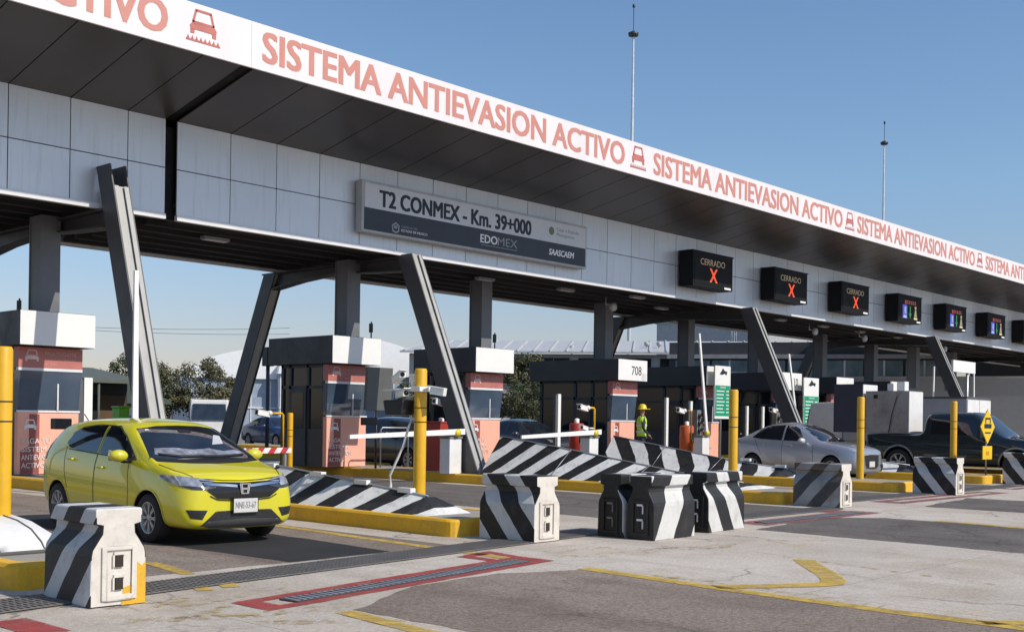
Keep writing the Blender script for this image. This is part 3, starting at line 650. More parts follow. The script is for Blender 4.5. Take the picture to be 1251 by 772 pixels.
barrier(10.80, 9.78, R(1), .92, 'striped barrier with white end standing right of the yellow curb corner', sB, end_w, .82, .25)
barrier(12.44, 8.75, R(92), .98, 'front black ended barrier with a broad white stripe, left of its twin', sD, end_k, .82, .21, white_pt)
barrier(12.42, 9.20, R(90), .98, 'black barrier half hidden behind the front black ended one', sE, end_k, .82, .21, grey_pl)
barrier(13.95, 8.92, R(95), 1.08, 'right black ended barrier with two white stripes', sE, end_k, .82, .22, white_pt)
barrier(19.62, 10.18, R(0), .95, 'faded grey and brown striped barrier below the silver car', sC, end_w, .80, .24)
barrier(25.45, 10.38, R(0), .98, 'crisp striped barrier in front of the pickup rear wheel', sB, end_w, .82, .25)
barrier(32.0, 10.6, R(0), 1.2, 'striped barrier cut off by the right edge below the pickup front wheel', sB, end_w, .84, .27)

# ------------------------------------------------------------------ striped anti-evasion wedges
def wedge(x, pts, label, mat, endmat, xoff=.42, blocks=(), scoop=True):
    """folded striped plate: ridge through pts (y, z) from far to near, resting on the island top"""
    y0 = pts[-1][0]; t = thing('striped_wedge', (x, y0, .22), label, 'spike barrier', 'striped folding spike barriers on the islands'); zb = .0
    P = [(y-y0, z-.22) for y, z in pts]
    m = MB()
    for (ya, za), (yb, zb_) in zip(P[:-1], P[1:]):
        m.quad((0, ya, 0), (0, yb, 0), (xoff, yb, zb_), (xoff, ya, za)); m.quad((xoff, ya, za), (xoff, yb, zb_), (xoff*2, yb, 0), (xoff*2, ya, 0))
    m.quad((0, P[0][0], 0), (xoff, P[0][0], P[0][1]), (xoff*2, P[0][0], 0), (xoff, P[0][0]+.02, 0))
    m.build('plate', mat, t)
    yl, zl = P[-1]
    MB().prism([(0, -.0), (xoff, zl), (xoff*2, 0)], 'y', yl-.001, yl-.012).hexa([(0, yl-.38, 0), (xoff*2, yl-.38, 0), (xoff*2, yl-.012, 0), (0, yl-.012, 0), (xoff*.75, yl-.34, .02), (xoff*1.25, yl-.34, .02), (xoff*1.25, yl-.015, zl), (xoff*.75, yl-.015, zl)]).build('end_ramp', endmat, t, bev=.012)
    rp = MB().tube([(xoff, ya, za+.008) for ya, za in P], .016, 8); rp.build('ridge_hinge', metal_gv, t)
    for by in blocks:
        (ya, za), (yb, zb_) = P[0], P[-1]; k = (by-y0-ya)/(yb-ya); z = za+(zb_-za)*k
        MB().box(xoff-.05, by-y0-.14, z, xoff+.05, by-y0+.14, z+.07).build('reflector_block', white_cl, t, bev=.01)
    for q in (.33, .66):
        k = int(len(P)*q); ya, za = P[0][0]+(P[-1][0]-P[0][0])*q, P[0][1]+(P[-1][1]-P[0][1])*q
        MB().tube([(xoff-.01, ya, za+.012), (-.012, ya+.05, .01)], .008, 6).build('seam_rod', metal_gv, t)
    return t
wU = stripes('wedge stripes rising', 1.0, 1.15, 1.22, wear=.45, off=.1, bcol=(.78, .78, .76))
wD = stripes('wedge stripes falling', 1.0, -1.0, 1.12, wear=.45, off=.3, bcol=(.78, .78, .76))
wedge(10.42, [(19.5, 1.02), (17.2, .88), (14.8, .72), (13.2, .58), (11.55, .44)], 'striped folded wedge with white blocks along its ridge beside the yellow car', wU, wU, .46, (15.2, 14.0, 12.95, 12.0))
wedge(19.45, [(18.9, 1.13), (17, .9), (15.5, .70), (13.75, .47), (12.2, .32)], 'long striped wedge in front of the red boom cabinet, stripes rising to the right', wU, wU, .72, ())
wedge(25.2, [(19.9, 1.12), (18, .84), (16, .55), (14.4, .40)], 'striped wedge with stripes falling to the right, left of the silver car', wD, wD, .70, (15.6, 14.6))
wedge(31.2, [(18.5, .9), (16, .6), (13.8, .40)], 'striped wedge between the silver car and the dark pickup', wD, wD, .6, ())
t = thing('folding_cover', (4.76, 10.35, .22), 'white rounded end cover on the yellow curb at the left picture edge', 'cover')
m = MB(); rows = []
for y, hw_, h_ in ((0, .42, .03), (.08, .43, .09), (.3, .44, .19), (.6, .45, .25), (1.2, .46, .30), (5, .46, .34)):
    rows.append([(hw_*math.cos(R(180-q)), y, .005+h_*min(1, 1.25*math.sin(R(q)))) for q in (0, 14, 30, 50, 70, 90, 110, 130, 150, 166, 180)])
for a, b in zip(rows[:-1], rows[1:]):
    for k in range(10): m.quad(a[k], a[k+1], b[k+1], b[k])
m.quad(*[rows[0][k] for k in (0, 3, 7, 10)])
m.build('cover', white_pt, t, smooth=True)
for k in (3, 6): MB().tube([(p[k][0], p[k][1], p[k][2]+.004) for p in rows], .008, 6).build('seam', M('seam dark', (.12, .11, .10), .6), t)
# ------------------------------------------------------------------ boom gates
def boom_cab(x, y, label, up, L=4.4, lean=0.0, tilt=0.0, cabmat=None):
    t = thing('boom_gate', (x, y, .22), label, 'boom gate', 'boom gates at the lanes')
    MB().box(-.2, -.17, 0, .2, .17, .84).build('cabinet', cabmat or white_pt, t, bev=.02)
    MB().box(-.22, -.19, .84, .22, .19, .90).build('cabinet_lid', grey_pl, t, bev=.01)
    a = MB(); 
    if up: a.hexa([(-.06, -.24, .9), (.06, -.24, .9), (.06, -.19, .9), (-.06, -.19, .9), (lean-.04, -.24, .9+L), (lean+.04, -.24, .9+L), (lean+.04, -.19, .9+L), (lean-.04, -.19, .9+L)])
    else: a.hexa([(.25, -.24, .94), (.25, -.19, .94), (.25, -.19, 1.08), (.25, -.24, 1.08), (-L, -.24, .98+tilt), (-L, -.19, .98+tilt), (-L, -.19, 1.07+tilt), (-L, -.24, 1.07+tilt)])
    a.build('arm', white_cl, t, bev=.006)
    MB().lathe([(0, -.27), (.09, -.26), (.09, -.16), (0, -.16)], 'y', (0, 0, .98), 14).build('pivot', M('pivot yellow', (.7, .55, .03), .4), t)
    return t
boom_cab(19.32, 19.75, 'white boom gate with its arm lowered behind the cabled yellow post', False, 3.3, tilt=-.14)
boom_cab(25.25, 20.25, 'white boom gate lowered left of the hard hatted worker', False, 3.1, tilt=-.16)
boom_cab(32.0, 20.95, 'boom gate raised upright left of the green tariff board', True, 3.3, -.55)
boom_cab(37.4, 20.6, 'boom gate raised beside the third leaning leg', True, 2.9, -.75)
boom_cab(10.68, 19.3, 'boom gate with tall raised arm in front of the forked leg', True, 3.0, -.02)
boom_cab(46.8, 19.6, 'raised boom gate behind the pickup cargo', True, 2.9, .12)
boom_cab(52.4, 20.0, 'raised boom gate below the blank white sign', True, 3.3, -.1)
def pedestal(x, y, label, mat, r, h, rnd=True):
    t = thing('ticket_pedestal', (x, y, .22), label, 'pedestal', 'coloured pedestals at the lanes')
    if rnd: MB().lathe([(r*1.05, 0), (r*1.05, .06), (r, .08), (r*.98, h*.5), (r*1.02, h*.52), (r*.96, h-.04), (r*.8, h), (0, h)], n=24).build('body', mat, t)
    else: MB().box(-r, -r*.9, 0, r, r*.9, h).box(-r*1.06, -r*.95, h, r*1.06, r*.95, h+.05).build('body', mat, t, bev=.015)
    MB().box(-r*.5, -r*.92-.02, h*.55, r*.3, -r*.9, h*.8).build('front_panel', black_pl, t)
    MB().lathe([(.07, h), (.07, h+.12), (0, h+.14)], n=12).build('beacon', white_cl, t)
    return t
pedestal(20.15, 20.95, 'dark red square pedestal behind the lowered boom cabinet', red_pt, .3, 1.2, False)
pedestal(25.6, 21.0, 'red barrel shaped pedestal left of booth 708', red_pt, .22, 1.25)
pedestal(32.1, 21.6, 'orange barrel shaped pedestal at the foot of the raised boom', orange_pt, .24, 1.22)

# ------------------------------------------------------------------ cameras, pipes, signals
def cctv(parent, loc, rz, L=.42, r=.065):
    c = MB().box(-r, -L/2, -r, r, L/2, r).box(-r*1.15, -L/2-.06, r, r*1.15, L/2, r+.015).build('camera', white_cl, parent, bev=.012); c.location = loc; c.rotation_euler = (R(-8), 0, rz)
    MB().lathe([(0, -L/2-.012), (r*.7, -L/2-.01), (r*.75, -L/2+.01)], 'y', (0, 0, 0), 14).build('lens', glass_dk, c); return c
def pipe(x, y, h, arm, label, mat=yellow_pt, n=1, arm2=None):
    t = thing('camera_pole', (x, y, .22), label, 'camera pole', 'yellow camera poles')
    MB().tube([(0, 0, 0), (0, 0, h-.04), (-.04, 0, h), (-arm, 0, h)], .032, 10).build('pole', mat, t)
    MB().lathe([(0, -.05), (.06, -.05), (.07, 0), (.06, .05), (0, .05)], 'x', (-arm, 0, h), 14).build('joint_ball', white_cl, t)
    cctv(t, (-arm-.22, 0, h-.01), R(-80))
    if n > 1:
        MB().tube([(0, 0, h*.66), (-arm*.8, 0, h*.66)], .02, 8).build('bracket', white_cl, t); cctv(t, (-arm*.8-.2, 0, h*.66), R(-75), .35, .05)
    return t
pipe(17.85, 24.45, 1.60, .42, 'yellow pipe with white camera left of the second booth').location.z = .01
pipe(20.2, 20.5, 1.72, .35, 'yellow pipe with white camera behind the cabled post')
pipe(25.4, 20.2, 1.68, .30, 'yellow pipe carrying two white cameras by the red barrel pedestal', n=2)
pipe(31.9, 21.3, 1.7, .4, 'ochre pipe with a white camera left of the raised boom', M('ochre pipe', (.35, .17, .03), .5))
pipe(37.2, 20.9, 1.8, .5, 'ochre pipe with white camera beneath the third leaning leg', M('ochre pipe', (.35, .17, .03), .5))
# camera cluster hung on the cabled post
t = thing('camera_cluster', (11.2, 12.08, 0), 'cluster of white cameras and a black lamp clamped to the cabled yellow post', 'camera')
MB().box(-.12, -.11, 1.90, .12, .11, 1.97).build('clamp', white_cl, t, bev=.01)
cctv(t, (-.12, .34, 2.10), R(-30), .55, .045); cctv(t, (-.10, .28, 1.86), R(-20), .30, .05); cctv(t, (.06, -.30, 1.90), R(200), .22, .05)
MB().tube([(0, .1, 1.93), (-.1, .7, 1.93)], .018, 8).tube([(0, .1, 1.86), (-.06, .5, 1.72)], .014, 8).build('bracket', white_cl, t)
MB().hexa([(-.22, .18, 1.56), (.0, .14, 1.56), (.0, .48, 1.56), (-.22, .52, 1.56), (-.20, .16, 1.78), (.02, .12, 1.78), (.02, .56, 1.78), (-.20, .60, 1.78)]).build('lamp', black_pl, t, bev=.03)
MB().tube([(-.06, .26, 1.78), (-.02, .16, 1.5), (-.1, .12, 1.42), (-.13, .22, 1.1), (-.26, .34, .7), (-.22, .36, .55), (-.2, .4, .36)], .018, 8).build('cable', white_pt, t)
# dark hanging board on its thin stand
t = thing('signal_board', (19.6, 22.75, .22), 'dark grey rectangular board on a thin post in front of the second booth', 'signal board')
MB().hexa([(-.46, -.05, 1.50), (.40, -.05, 1.50), (.40, .05, 1.50), (-.46, .05, 1.50), (-.40, -.05, 2.62), (.46, -.05, 2.62), (.46, .05, 2.62), (-.40, .05, 2.62)]).build('board', M('board back grey', (.10, .105, .10), .5), t, bev=.015)
MB().tube([(-.06, .0, 0), (-.06, 0, 1.5)], .03, 8).build('stand', black_pl, t)
MB().tube([(.1, 0, .02), (.1, 0, 1.0), (.16, 0, 1.06), (1.0, 0, 1.06), (1.06, 0, 1.0), (1.06, 0, .02)], .022, 8).build('hoop', metal_gv, t)
MB().box(-.5, -.1, 1.12, -.1, .1, 1.32).build('control_box', black_pl, t, bev=.01)
# dark reader in front of first booth
t = thing('card_reader', (10.95, 22.6, .22), 'black card reader on a thin post in front of the leftmost booth', 'card reader')
MB().box(.16, -.03, 0, .24, .03, 1.2).build('stand', M('reader maroon', (.06, .02, .02), .5), t); MB().box(-.12, -.14, .98, .22, .1, 1.2).build('head', black_pl, t, bev=.015)
def wpost(x, y, h, label, w=.07):
    t = thing('white_bollard', (x, y, .22), label, 'lane post', 'white lane posts beside the booths')
    MB().box(-w, -.05, 0, w, .05, h).build('post', white_cl, t, bev=.01); MB().box(-w*2.6, -.045, 0, -w-.02, .06, h*.98).build('side_plate', M('side plate grey', (.10, .105, .115), .4), t)
    return t
wpost(12.33, 24.1, 2.1, 'white lane post right of the leftmost booth', .1)
wpost(27.6, 23.4, 2.15, 'white lane post left of booth 708'); wpost(34.2, 23.9, 2.2, 'white lane post right of the worker'); wpost(35.3, 23.6, 2.1, 'white lane post left of the orange barrel')
wpost(39.2, 23.6, 2.0, 'white lane post under the third leaning leg'); wpost(40.4, 23.6, 2.0, 'white lane post left of the right tariff board'); wpost(45.2, 23.8, 2.0, 'white lane post above the silver car bonnet')
# mid-lane traffic signal by worker
for x, y, lb in ((33.6, 22.2, 'small black traffic signal left of the orange barrel'), (39.0, 22.2, 'small black traffic signal under the third leg'), (46.2, 20.5, 'small black traffic signal beside the silver car bonnet')):
    t = thing('traffic_signal', (x, y, .22), lb, 'traffic signal', 'small traffic signals')
    MB().tube([(0, 0, 0), (0, 0, 1.1)], .03, 8).build('stand', black_pl, t); MB().box(-.13, -.1, .85, .13, .12, 1.75).build('housing', grey_pl, t, bev=.02)
    for z in (1.05, 1.3, 1.55): MB().lathe([(0, -.12), (.075, -.115), (.09, -.2), (.085, -.1)], 'y', (-.0, 0, z), 14).build('visor', black_pl, t)
# tariff boards
def tariff(x, y, label, zt=3.65):
    t = thing('tariff_board', (x, y, .22), label, 'tariff board', 'green tariff boards')
    MB().box(-.52, -.03, zt-.22-1.95, .52, .03, zt-.22).build('back_panel', white_cl, t)
    MB().box(-.50, -.036, zt-.22-1.85, .50, -.031, zt-.22-.72).build('green_panel', green_brd, t)
    MB().tube([(0, .05, 0), (0, .05, zt-.3)], .04, 8).build('stand', metal_gv, t)
    m = MB()
    for i in range(7):
        z = zt-.22-.95-.13*i
        m.box(-.42, -.042, z, .42-.05*(i % 3)-.3, -.037, z+.035); m.box(.24, -.042, z, .42, -.037, z+.035)
    m.build('printed_lines', txt_w, t)
    text('TARIFAS', 1, (-.2, -.037, zt-.22-.83), txt_w, t, w=.4, h=.07)
    MB().prism([(-.22, zt-.52), (-.05, zt-.55), (.1, zt-.5), (.25, zt-.55), (.3, zt-.42), (.12, zt-.4), (.0, zt-.3), (-.1, zt-.42)], 'y', -.031, -.037).build('crest', txt_dk, t)
    return t
tariff(36.6, 23.1, 'green and white tariff board left of the third leaning leg', 3.65)
tariff(43.2, 23.0, 'green and white tariff board right of the third leaning leg', 3.3).scale = (1.2, 1, 1.05)
tariff(60, 26, 'small green topped board before the grey wall at right', 2.9)
# blank white sign on a post
t = thing('blank_sign', (46.5, 18.0, 0), 'blank white rectangular sign on a thin post before the grey wall', 'sign')
MB().box(-1.15, -.04, 3.72, 1.15, .04, 4.18).build('panel', white_cl, t); MB().tube([(.6, .08, 0), (.6, .08, 4.1)], .06, 8).build('stand', metal_gv, t)
# yellow diamond car-wash-like warning sign beside pickup
t = thing('diamond_sign', (31.75, 11.62, .21), 'yellow diamond warning sign with smaller yellow plate beside the dark pickup', 'warning sign', rz=R(-6))
MB().tube([(0, .03, 0), (.0, .03, 1.75)], .022, 8).build('stand', metal_gv, t)
dm = MB().prism([(0, 1.80), (.40, 1.32), (0, .86), (-.40, 1.32)], 'y', -.012, .012).build('diamond_plate', sign_yel, t)
MB().box(-.2, -.017, 1.28, .2, -.0125, 1.40).box(-.15, -.017, 1.42, -.1, -.0125, 1.52).box(.1, -.017, 1.42, .15, -.0125, 1.52).box(-.15, -.017, 1.52, .15, -.0125, 1.57).box(-.16, -.017, 1.14, .16, -.0125, 1.18).build('car_symbol', txt_dk, dm)
pl = MB().box(-.26, -.012, .44, .26, .012, .80).build('lower_plate', sign_yel, t); MB().box(-.08, -.017, .56, .08, -.0125, .66).build('symbol', M('sign orange', (.6, .25, .01), .5), pl)
# red and white tape board
tp = MB().box(-.75, -.02, .0, .75, .02, .13).build('tape_board', stripes('red white tape', 0, -.7, 3.2, a=(.55, .03, .04), bcol=(.8, .78, .76), dx=.8, wear=.2), None, (16.0, 22.5, .66)); tag(tp, 'red and white striped board behind the yellow car bonnet', 'barricade board'); tp.rotation_euler = (0, 0, R(8))
tb = MB().box(-.03, -.03, -.65, .03, .03, .13).build('leg', metal_gv, tp); tb.location = (-.6, .05, 0)
tb = MB().box(-.03, -.03, -.65, .03, .03, .13).build('leg', metal_gv, tp); tb.location = (.6, .05, 0)
# antenna stubs on the canopy-side booth roofs
for x, y, z, lb in ((12.0, 26.8, 3.66, 'small black antenna on the leftmost booth roof'), (20.9, 24.6, 3.66, 'small black antenna on the second booth roof'), (25.7, 24.4, 3.66, 'small black antenna on the third booth roof, left one'), (26.6, 24.6, 3.0, 'small black antenna on the third booth roof, right one')):
    t = thing('antenna', (x, y, z), lb, 'antenna', 'booth roof antennas'); MB().tube([(0, 0, -.05), (0, 0, .55)], .02, 8).build('mast', black_pl, t); MB().box(-.05, -.04, .25, .03, .04, .5).build('head', black_pl, t)

# ------------------------------------------------------------------ vehicles
def car_paint(name, c, flake=.1):
    m, nt, b = nodes_of(name); v = coords(nt)
    n1 = noise(nt, v, 2.2, 6, .65); z = nn(nt, 'ShaderNodeSeparateXYZ'); nt.links.new(v, z.inputs[0])
    dst = math_(nt, 'MULTIPLY', math_(nt, 'MULTIPLY', ramp(nt, z.outputs[2], .75, .2), ramp(nt, n1, .35, .7)), .22)
    col = mixc(nt, dst, c, (.22, .19, .15)); nt.links.new(col, b.inputs['Base Color'])
    inp(b, 'Roughness', .32); inp(b, 'Metallic', flake); inp(b, 'Coat Weight', .9); inp(b, 'Coat Roughness', .03); return m
def evald(o):
    dg = bpy.context.evaluated_depsgraph_get(); dg.update()
    me = bpy.data.meshes.new_from_object(o.evaluated_get(dg)); return me
def loft(st, L0=0.0):
    """st rows: y, half width, z low, z shoulder, z belt, z top, roof half width -> subdivided closed body mesh"""
    bm = bmesh.new(); rows = []
    for (y, w, zl, zs, zb, zt, wr) in st:
        zm = .5*(zl+zs)+.05
        half = [(0, zl), (.55*w, zl), (.90*w, zl+.02), (.985*w, zl+.13), (w, zm), (.99*w, zs), (.93*w, zb)]
        rail = zt-.055 if zt-zb > .15 else zt-.03
        half += [(.5*(.92*w+wr), .5*(zb+rail)+.01), (wr, rail), (.62*wr, zt-.012), (0, zt)]
        full = half + [(-a, b) for a, b in half[-2:0:-1]]
        rows.append([bm.verts.new((a, y, b)) for a, b in full])
    n = len(rows[0])
    for i in range(len(rows)-1):
        for k in range(n): bm.faces.new([rows[i][k], rows[i][(k+1) % n], rows[i+1][(k+1) % n], rows[i+1][k]])
    for rw in (rows[0], rows[-1]):                        # close the ends with quads
        for k in range(1, n//2): 
            a, b, c, d = rw[k], rw[k+1] if k+1 <= n//2 else None, rw[n-k-1] if n-k-1 >= n//2 else None, rw[n-k]
            if k == 1: bm.faces.new([rw[0], rw[1], rw[n-1]])
            if k+1 == n//2: bm.faces.new([rw[k], rw[k+1], rw[n-k]])
            else: bm.faces.new([rw[k], rw[k+1], rw[n-k-1], rw[n-k]])
    bmesh.ops.recalc_face_normals(bm, faces=bm.faces)
    me = bpy.data.meshes.new('body'); bm.to_mesh(me); bm.free()
    o = bpy.data.objects.new('body_tmp', me); COL.objects.link(o)
    md = o.modifiers.new('s', 'SUBSURF'); md.levels = 3; md.render_levels = 3
    me2 = evald(o); bpy.data.objects.remove(o); return me2
def cut_arches(me, axles, r, yin, paint, liner):
    o = bpy.data.objects.new('tmp', me); COL.objects.link(o); cut = MB()
    for ay, az in axles:
        for s in (-1, 1):
            cut.lathe([(0, s*yin), (r, s*yin), (r, s*1.4), (0, s*1.4)], 'x', (0, ay, az), 40)
    co = cut.build('cut', liner); md = o.modifiers.new('b', 'BOOLEAN'); md.object = co; md.operation = 'DIFFERENCE'; md.solver = 'EXACT'
    me2 = evald(o); bpy.data.objects.remove(o); bpy.data.objects.remove(co)
    me2.materials.clear(); me2.materials.append(paint); me2.materials.append(liner)
    for p in me2.polygons:
        p.material_index = 0; p.use_smooth = True
        for ay, az in axles:
            if math.hypot(p.center.y-ay, p.center.z-az) < r+.004 and abs(p.center.x) > yin-.01:
                n = p.normal; rad = Vector((0, p.center.y-ay, p.center.z-az))
                if rad.length > 1e-4 and (abs(n.x) > .9 and abs(abs(p.center.x)-yin) < .01 or abs(n.dot(rad.normalized())) > .8): p.material_index = 1
    me2.set_sharp_from_angle(angle=R(40)); return me2
def drape(bvh, outline, name, mat, parent, view='side', off=.004, step=.05, s=-1, ang=None, thick=0.0):
    """panel whose outline lies in a projection plane, laid on the body surface"""
    if view == 'side': o3, ea, eb, d = Vector((s*3, 0, 0)), Vector((0, 1, 0)), Vector((0, 0, 1)), Vector((-s, 0, 0))
    elif view == 'front': o3, ea, eb, d = Vector((0, -3, 0)), Vector((1, 0, 0)), Vector((0, 0, 1)), Vector((0, 1, 0))
    elif view == 'rear': o3, ea, eb, d = Vector((0, 9, 0)), Vector((1, 0, 0)), Vector((0, 0, 1)), Vector((0, -1, 0))
    elif view == 'top': o3, ea, eb, d = Vector((0, 0, 5)), Vector((1, 0, 0)), Vector((0, 1, 0)), Vector((0, 0, -1))
    else:                                                  # corner: looking rearwards and inwards
        a = R(ang); d = Vector((-s*math.sin(a), math.cos(a), 0)); ea = Vector((math.cos(a), s*math.sin(a), 0)); eb = Vector((0, 0, 1)); o3 = -d*4
    bm = bmesh.new(); vs = [bm.verts.new((a, b, 0)) for a, b in outline]; bm.faces.new(vs)
    lo = [min(p[i] for p in outline) for i in (0, 1)]; hi = [max(p[i] for p in outline) for i in (0, 1)]
    for i in (0, 1):
        k = lo[i]+step
        while k < hi[i]:
            nrm = [0, 0, 0]; nrm[i] = 1; co = [0, 0, 0]; co[i] = k
            bmesh.ops.bisect_plane(bm, geom=bm.verts[:]+bm.edges[:]+bm.faces[:], plane_co=co, plane_no=nrm); k += step
    bmesh.ops.triangulate(bm, faces=[f for f in bm.faces if len(f.verts) > 4])
    miss = []
    for v in bm.verts:
        p = o3 + ea*v.co.x + eb*v.co.y; h, nr, _, _ = bvh.ray_cast(p, d)
        if h is None: miss.append(v); continue
        v.co = h - d*off
    if miss: bmesh.ops.delete(bm, geom=miss, context='VERTS')
    for f in bm.faces: f.smooth = True
    bmesh.ops.recalc_face_normals(bm, faces=bm.faces)
    for f in bm.faces:
        if f.normal.dot(d) > 0: f.normal_flip()
    if thick:
        r = bmesh.ops.extrude_face_region(bm, geom=bm.faces[:])
        for v in [g for g in r['geom'] if isinstance(g, bmesh.types.BMVert)]: v.co -= d*thick
    me = bpy.data.meshes.new(name); bm.to_mesh(me); bm.free(); me.materials.append(mat); return link(name, me, parent)
def strip(pts, w):                                         # outline of a thin line in a projection plane
    a, b = [], []
    for i, p in enumerate(pts):
        t = Vector(pts[min(i+1, len(pts)-1)]) - Vector(pts[max(i-1, 0)]); t.normalize(); n = Vector((-t.y, t.x))*w/2
        a.append((p[0]+n.x, p[1]+n.y)); b.append((p[0]-n.x, p[1]-n.y))
    return a + b[::-1]
def wheel(parent, x, y, r, w, sgn, spokes=9, rim=alloy):
    t = MB().lathe([(r*.66, -w/2), (r*.93, -w/2), (r, -w/2+.03), (r, w/2-.03), (r*.93, w/2), (r*.66, w/2), (r*.62, w*.3)], 'x', n=40).build('wheel', rubber, parent, (x, y, r))
    m = MB().lathe([(r*.67, sgn*w*.46), (r*.63, sgn*w*.50), (r*.60, sgn*w*.44), (r*.60, -sgn*w*.3)], 'x', n=40)
    m.lathe([(0, sgn*w*.44), (r*.13, sgn*w*.44), (r*.17, sgn*w*.34)], 'x', n=20)
    for k in range(spokes):
        a = 2*math.pi*k/spokes
        for da in (-.10, .10):
            ca, sa = math.cos(a+da), math.sin(a+da); cb, sb = math.cos(a), math.sin(a); tn = Vector((0, -math.sin(a), math.cos(a)))*r*.028
            p0, p1 = Vector((sgn*w*.41, cb*r*.12, sb*r*.12)), Vector((sgn*w*.43, ca*r*.63, sa*r*.63)); dx = Vector((sgn*w*.10, 0, 0))
            m.hexa([p0-tn-dx, p0+tn-dx, p1+tn-dx, p1-tn-dx, p0-tn, p0+tn, p1+tn, p1-tn])
    m.build('rim', rim, t)
    MB().lathe([(0, -sgn*w*.1), (r*.5, -sgn*w*.1), (r*.61, -sgn*w*.05)], 'x', n=24).build('brake_disc', M('brake dark', (.03, .03, .03), .5, metal=.5), t)
    return t
seam = M('panel seam', (.02, .02, .018), .6); lamp_m = M('headlamp lens', (.50, .52, .55), .06, metal=.55, var=.35, scale=14, spec=.9); lamp_k = M('headlamp bezel', (.05, .05, .055), .15, var=.4, scale=10)
tail_m = M('tail lamp red', (.30, .01, .012), .1); mesh_k = M('grille mesh', (.02, .02, .022), .45, var=.4, scale=30)
# --- yellow hatchback (local: nose at y=0 looking to -Y)
yel = car_paint('lime yellow car paint', (.66, .60, .010), 0.0)
hc = thing('hatchback_car', (7.80, 11.42, .012), 'lime yellow hatchback driving out between two striped wedges', 'car', rz=R(-3.6)); hc.scale = (.96, 1.03, .965)
H = [(0.00, .54, .28, .46, .61, .665, .46), (.03, .66, .21, .50, .68, .755, .55), (.11, .76, .18, .56, .76, .835, .61), (.30, .82, .18, .63, .83, .905, .66), (.55, .843, .18, .69, .88, .955, .70), (.78, .848, .18, .73, .92, 1.0, .715), (.92, .85, .18, .75, .94, 1.075, .71),
     (1.28, .85, .18, .78, .975, 1.275, .675), (1.62, .85, .18, .80, 1.00, 1.435, .635), (1.84, .85, .18, .81, 1.01, 1.49, .618), (2.40, .85, .18, .83, 1.03, 1.52, .605), (3.00, .848, .18, .86, 1.06, 1.51, .60), (3.50, .84, .19, .89, 1.08, 1.475, .585), (3.80, .82, .22, .90, 1.07, 1.41, .565), (3.95, .78, .27, .89, 1.02, 1.18, .55), (4.02, .70, .32, .84, .94, .99, .52), (4.06, .58, .36, .66, .72, .76, .45)]
me = loft(H); AX = [(.80, .295), (3.33, .295)]; bvh0 = BVHTree.FromPolygons([v.co.copy() for v in me.vertices], [p.vertices[:] for p in me.polygons])
hb = link('body', cut_arches(me, AX, .345, .55, yel, joint_blk), hc)
wheels = [wheel(hc, s*.735, ay, .298, .20, s, 8) for ay, az in AX for s in (-1, 1)]
glass_car = M('car side glass', (.010, .013, .018), .03, var=.3, scale=2, spec=.9); glass_ws = M('windscreen glass', (.016, .021, .030), .02, var=.5, scale=2.5, spec=.9)
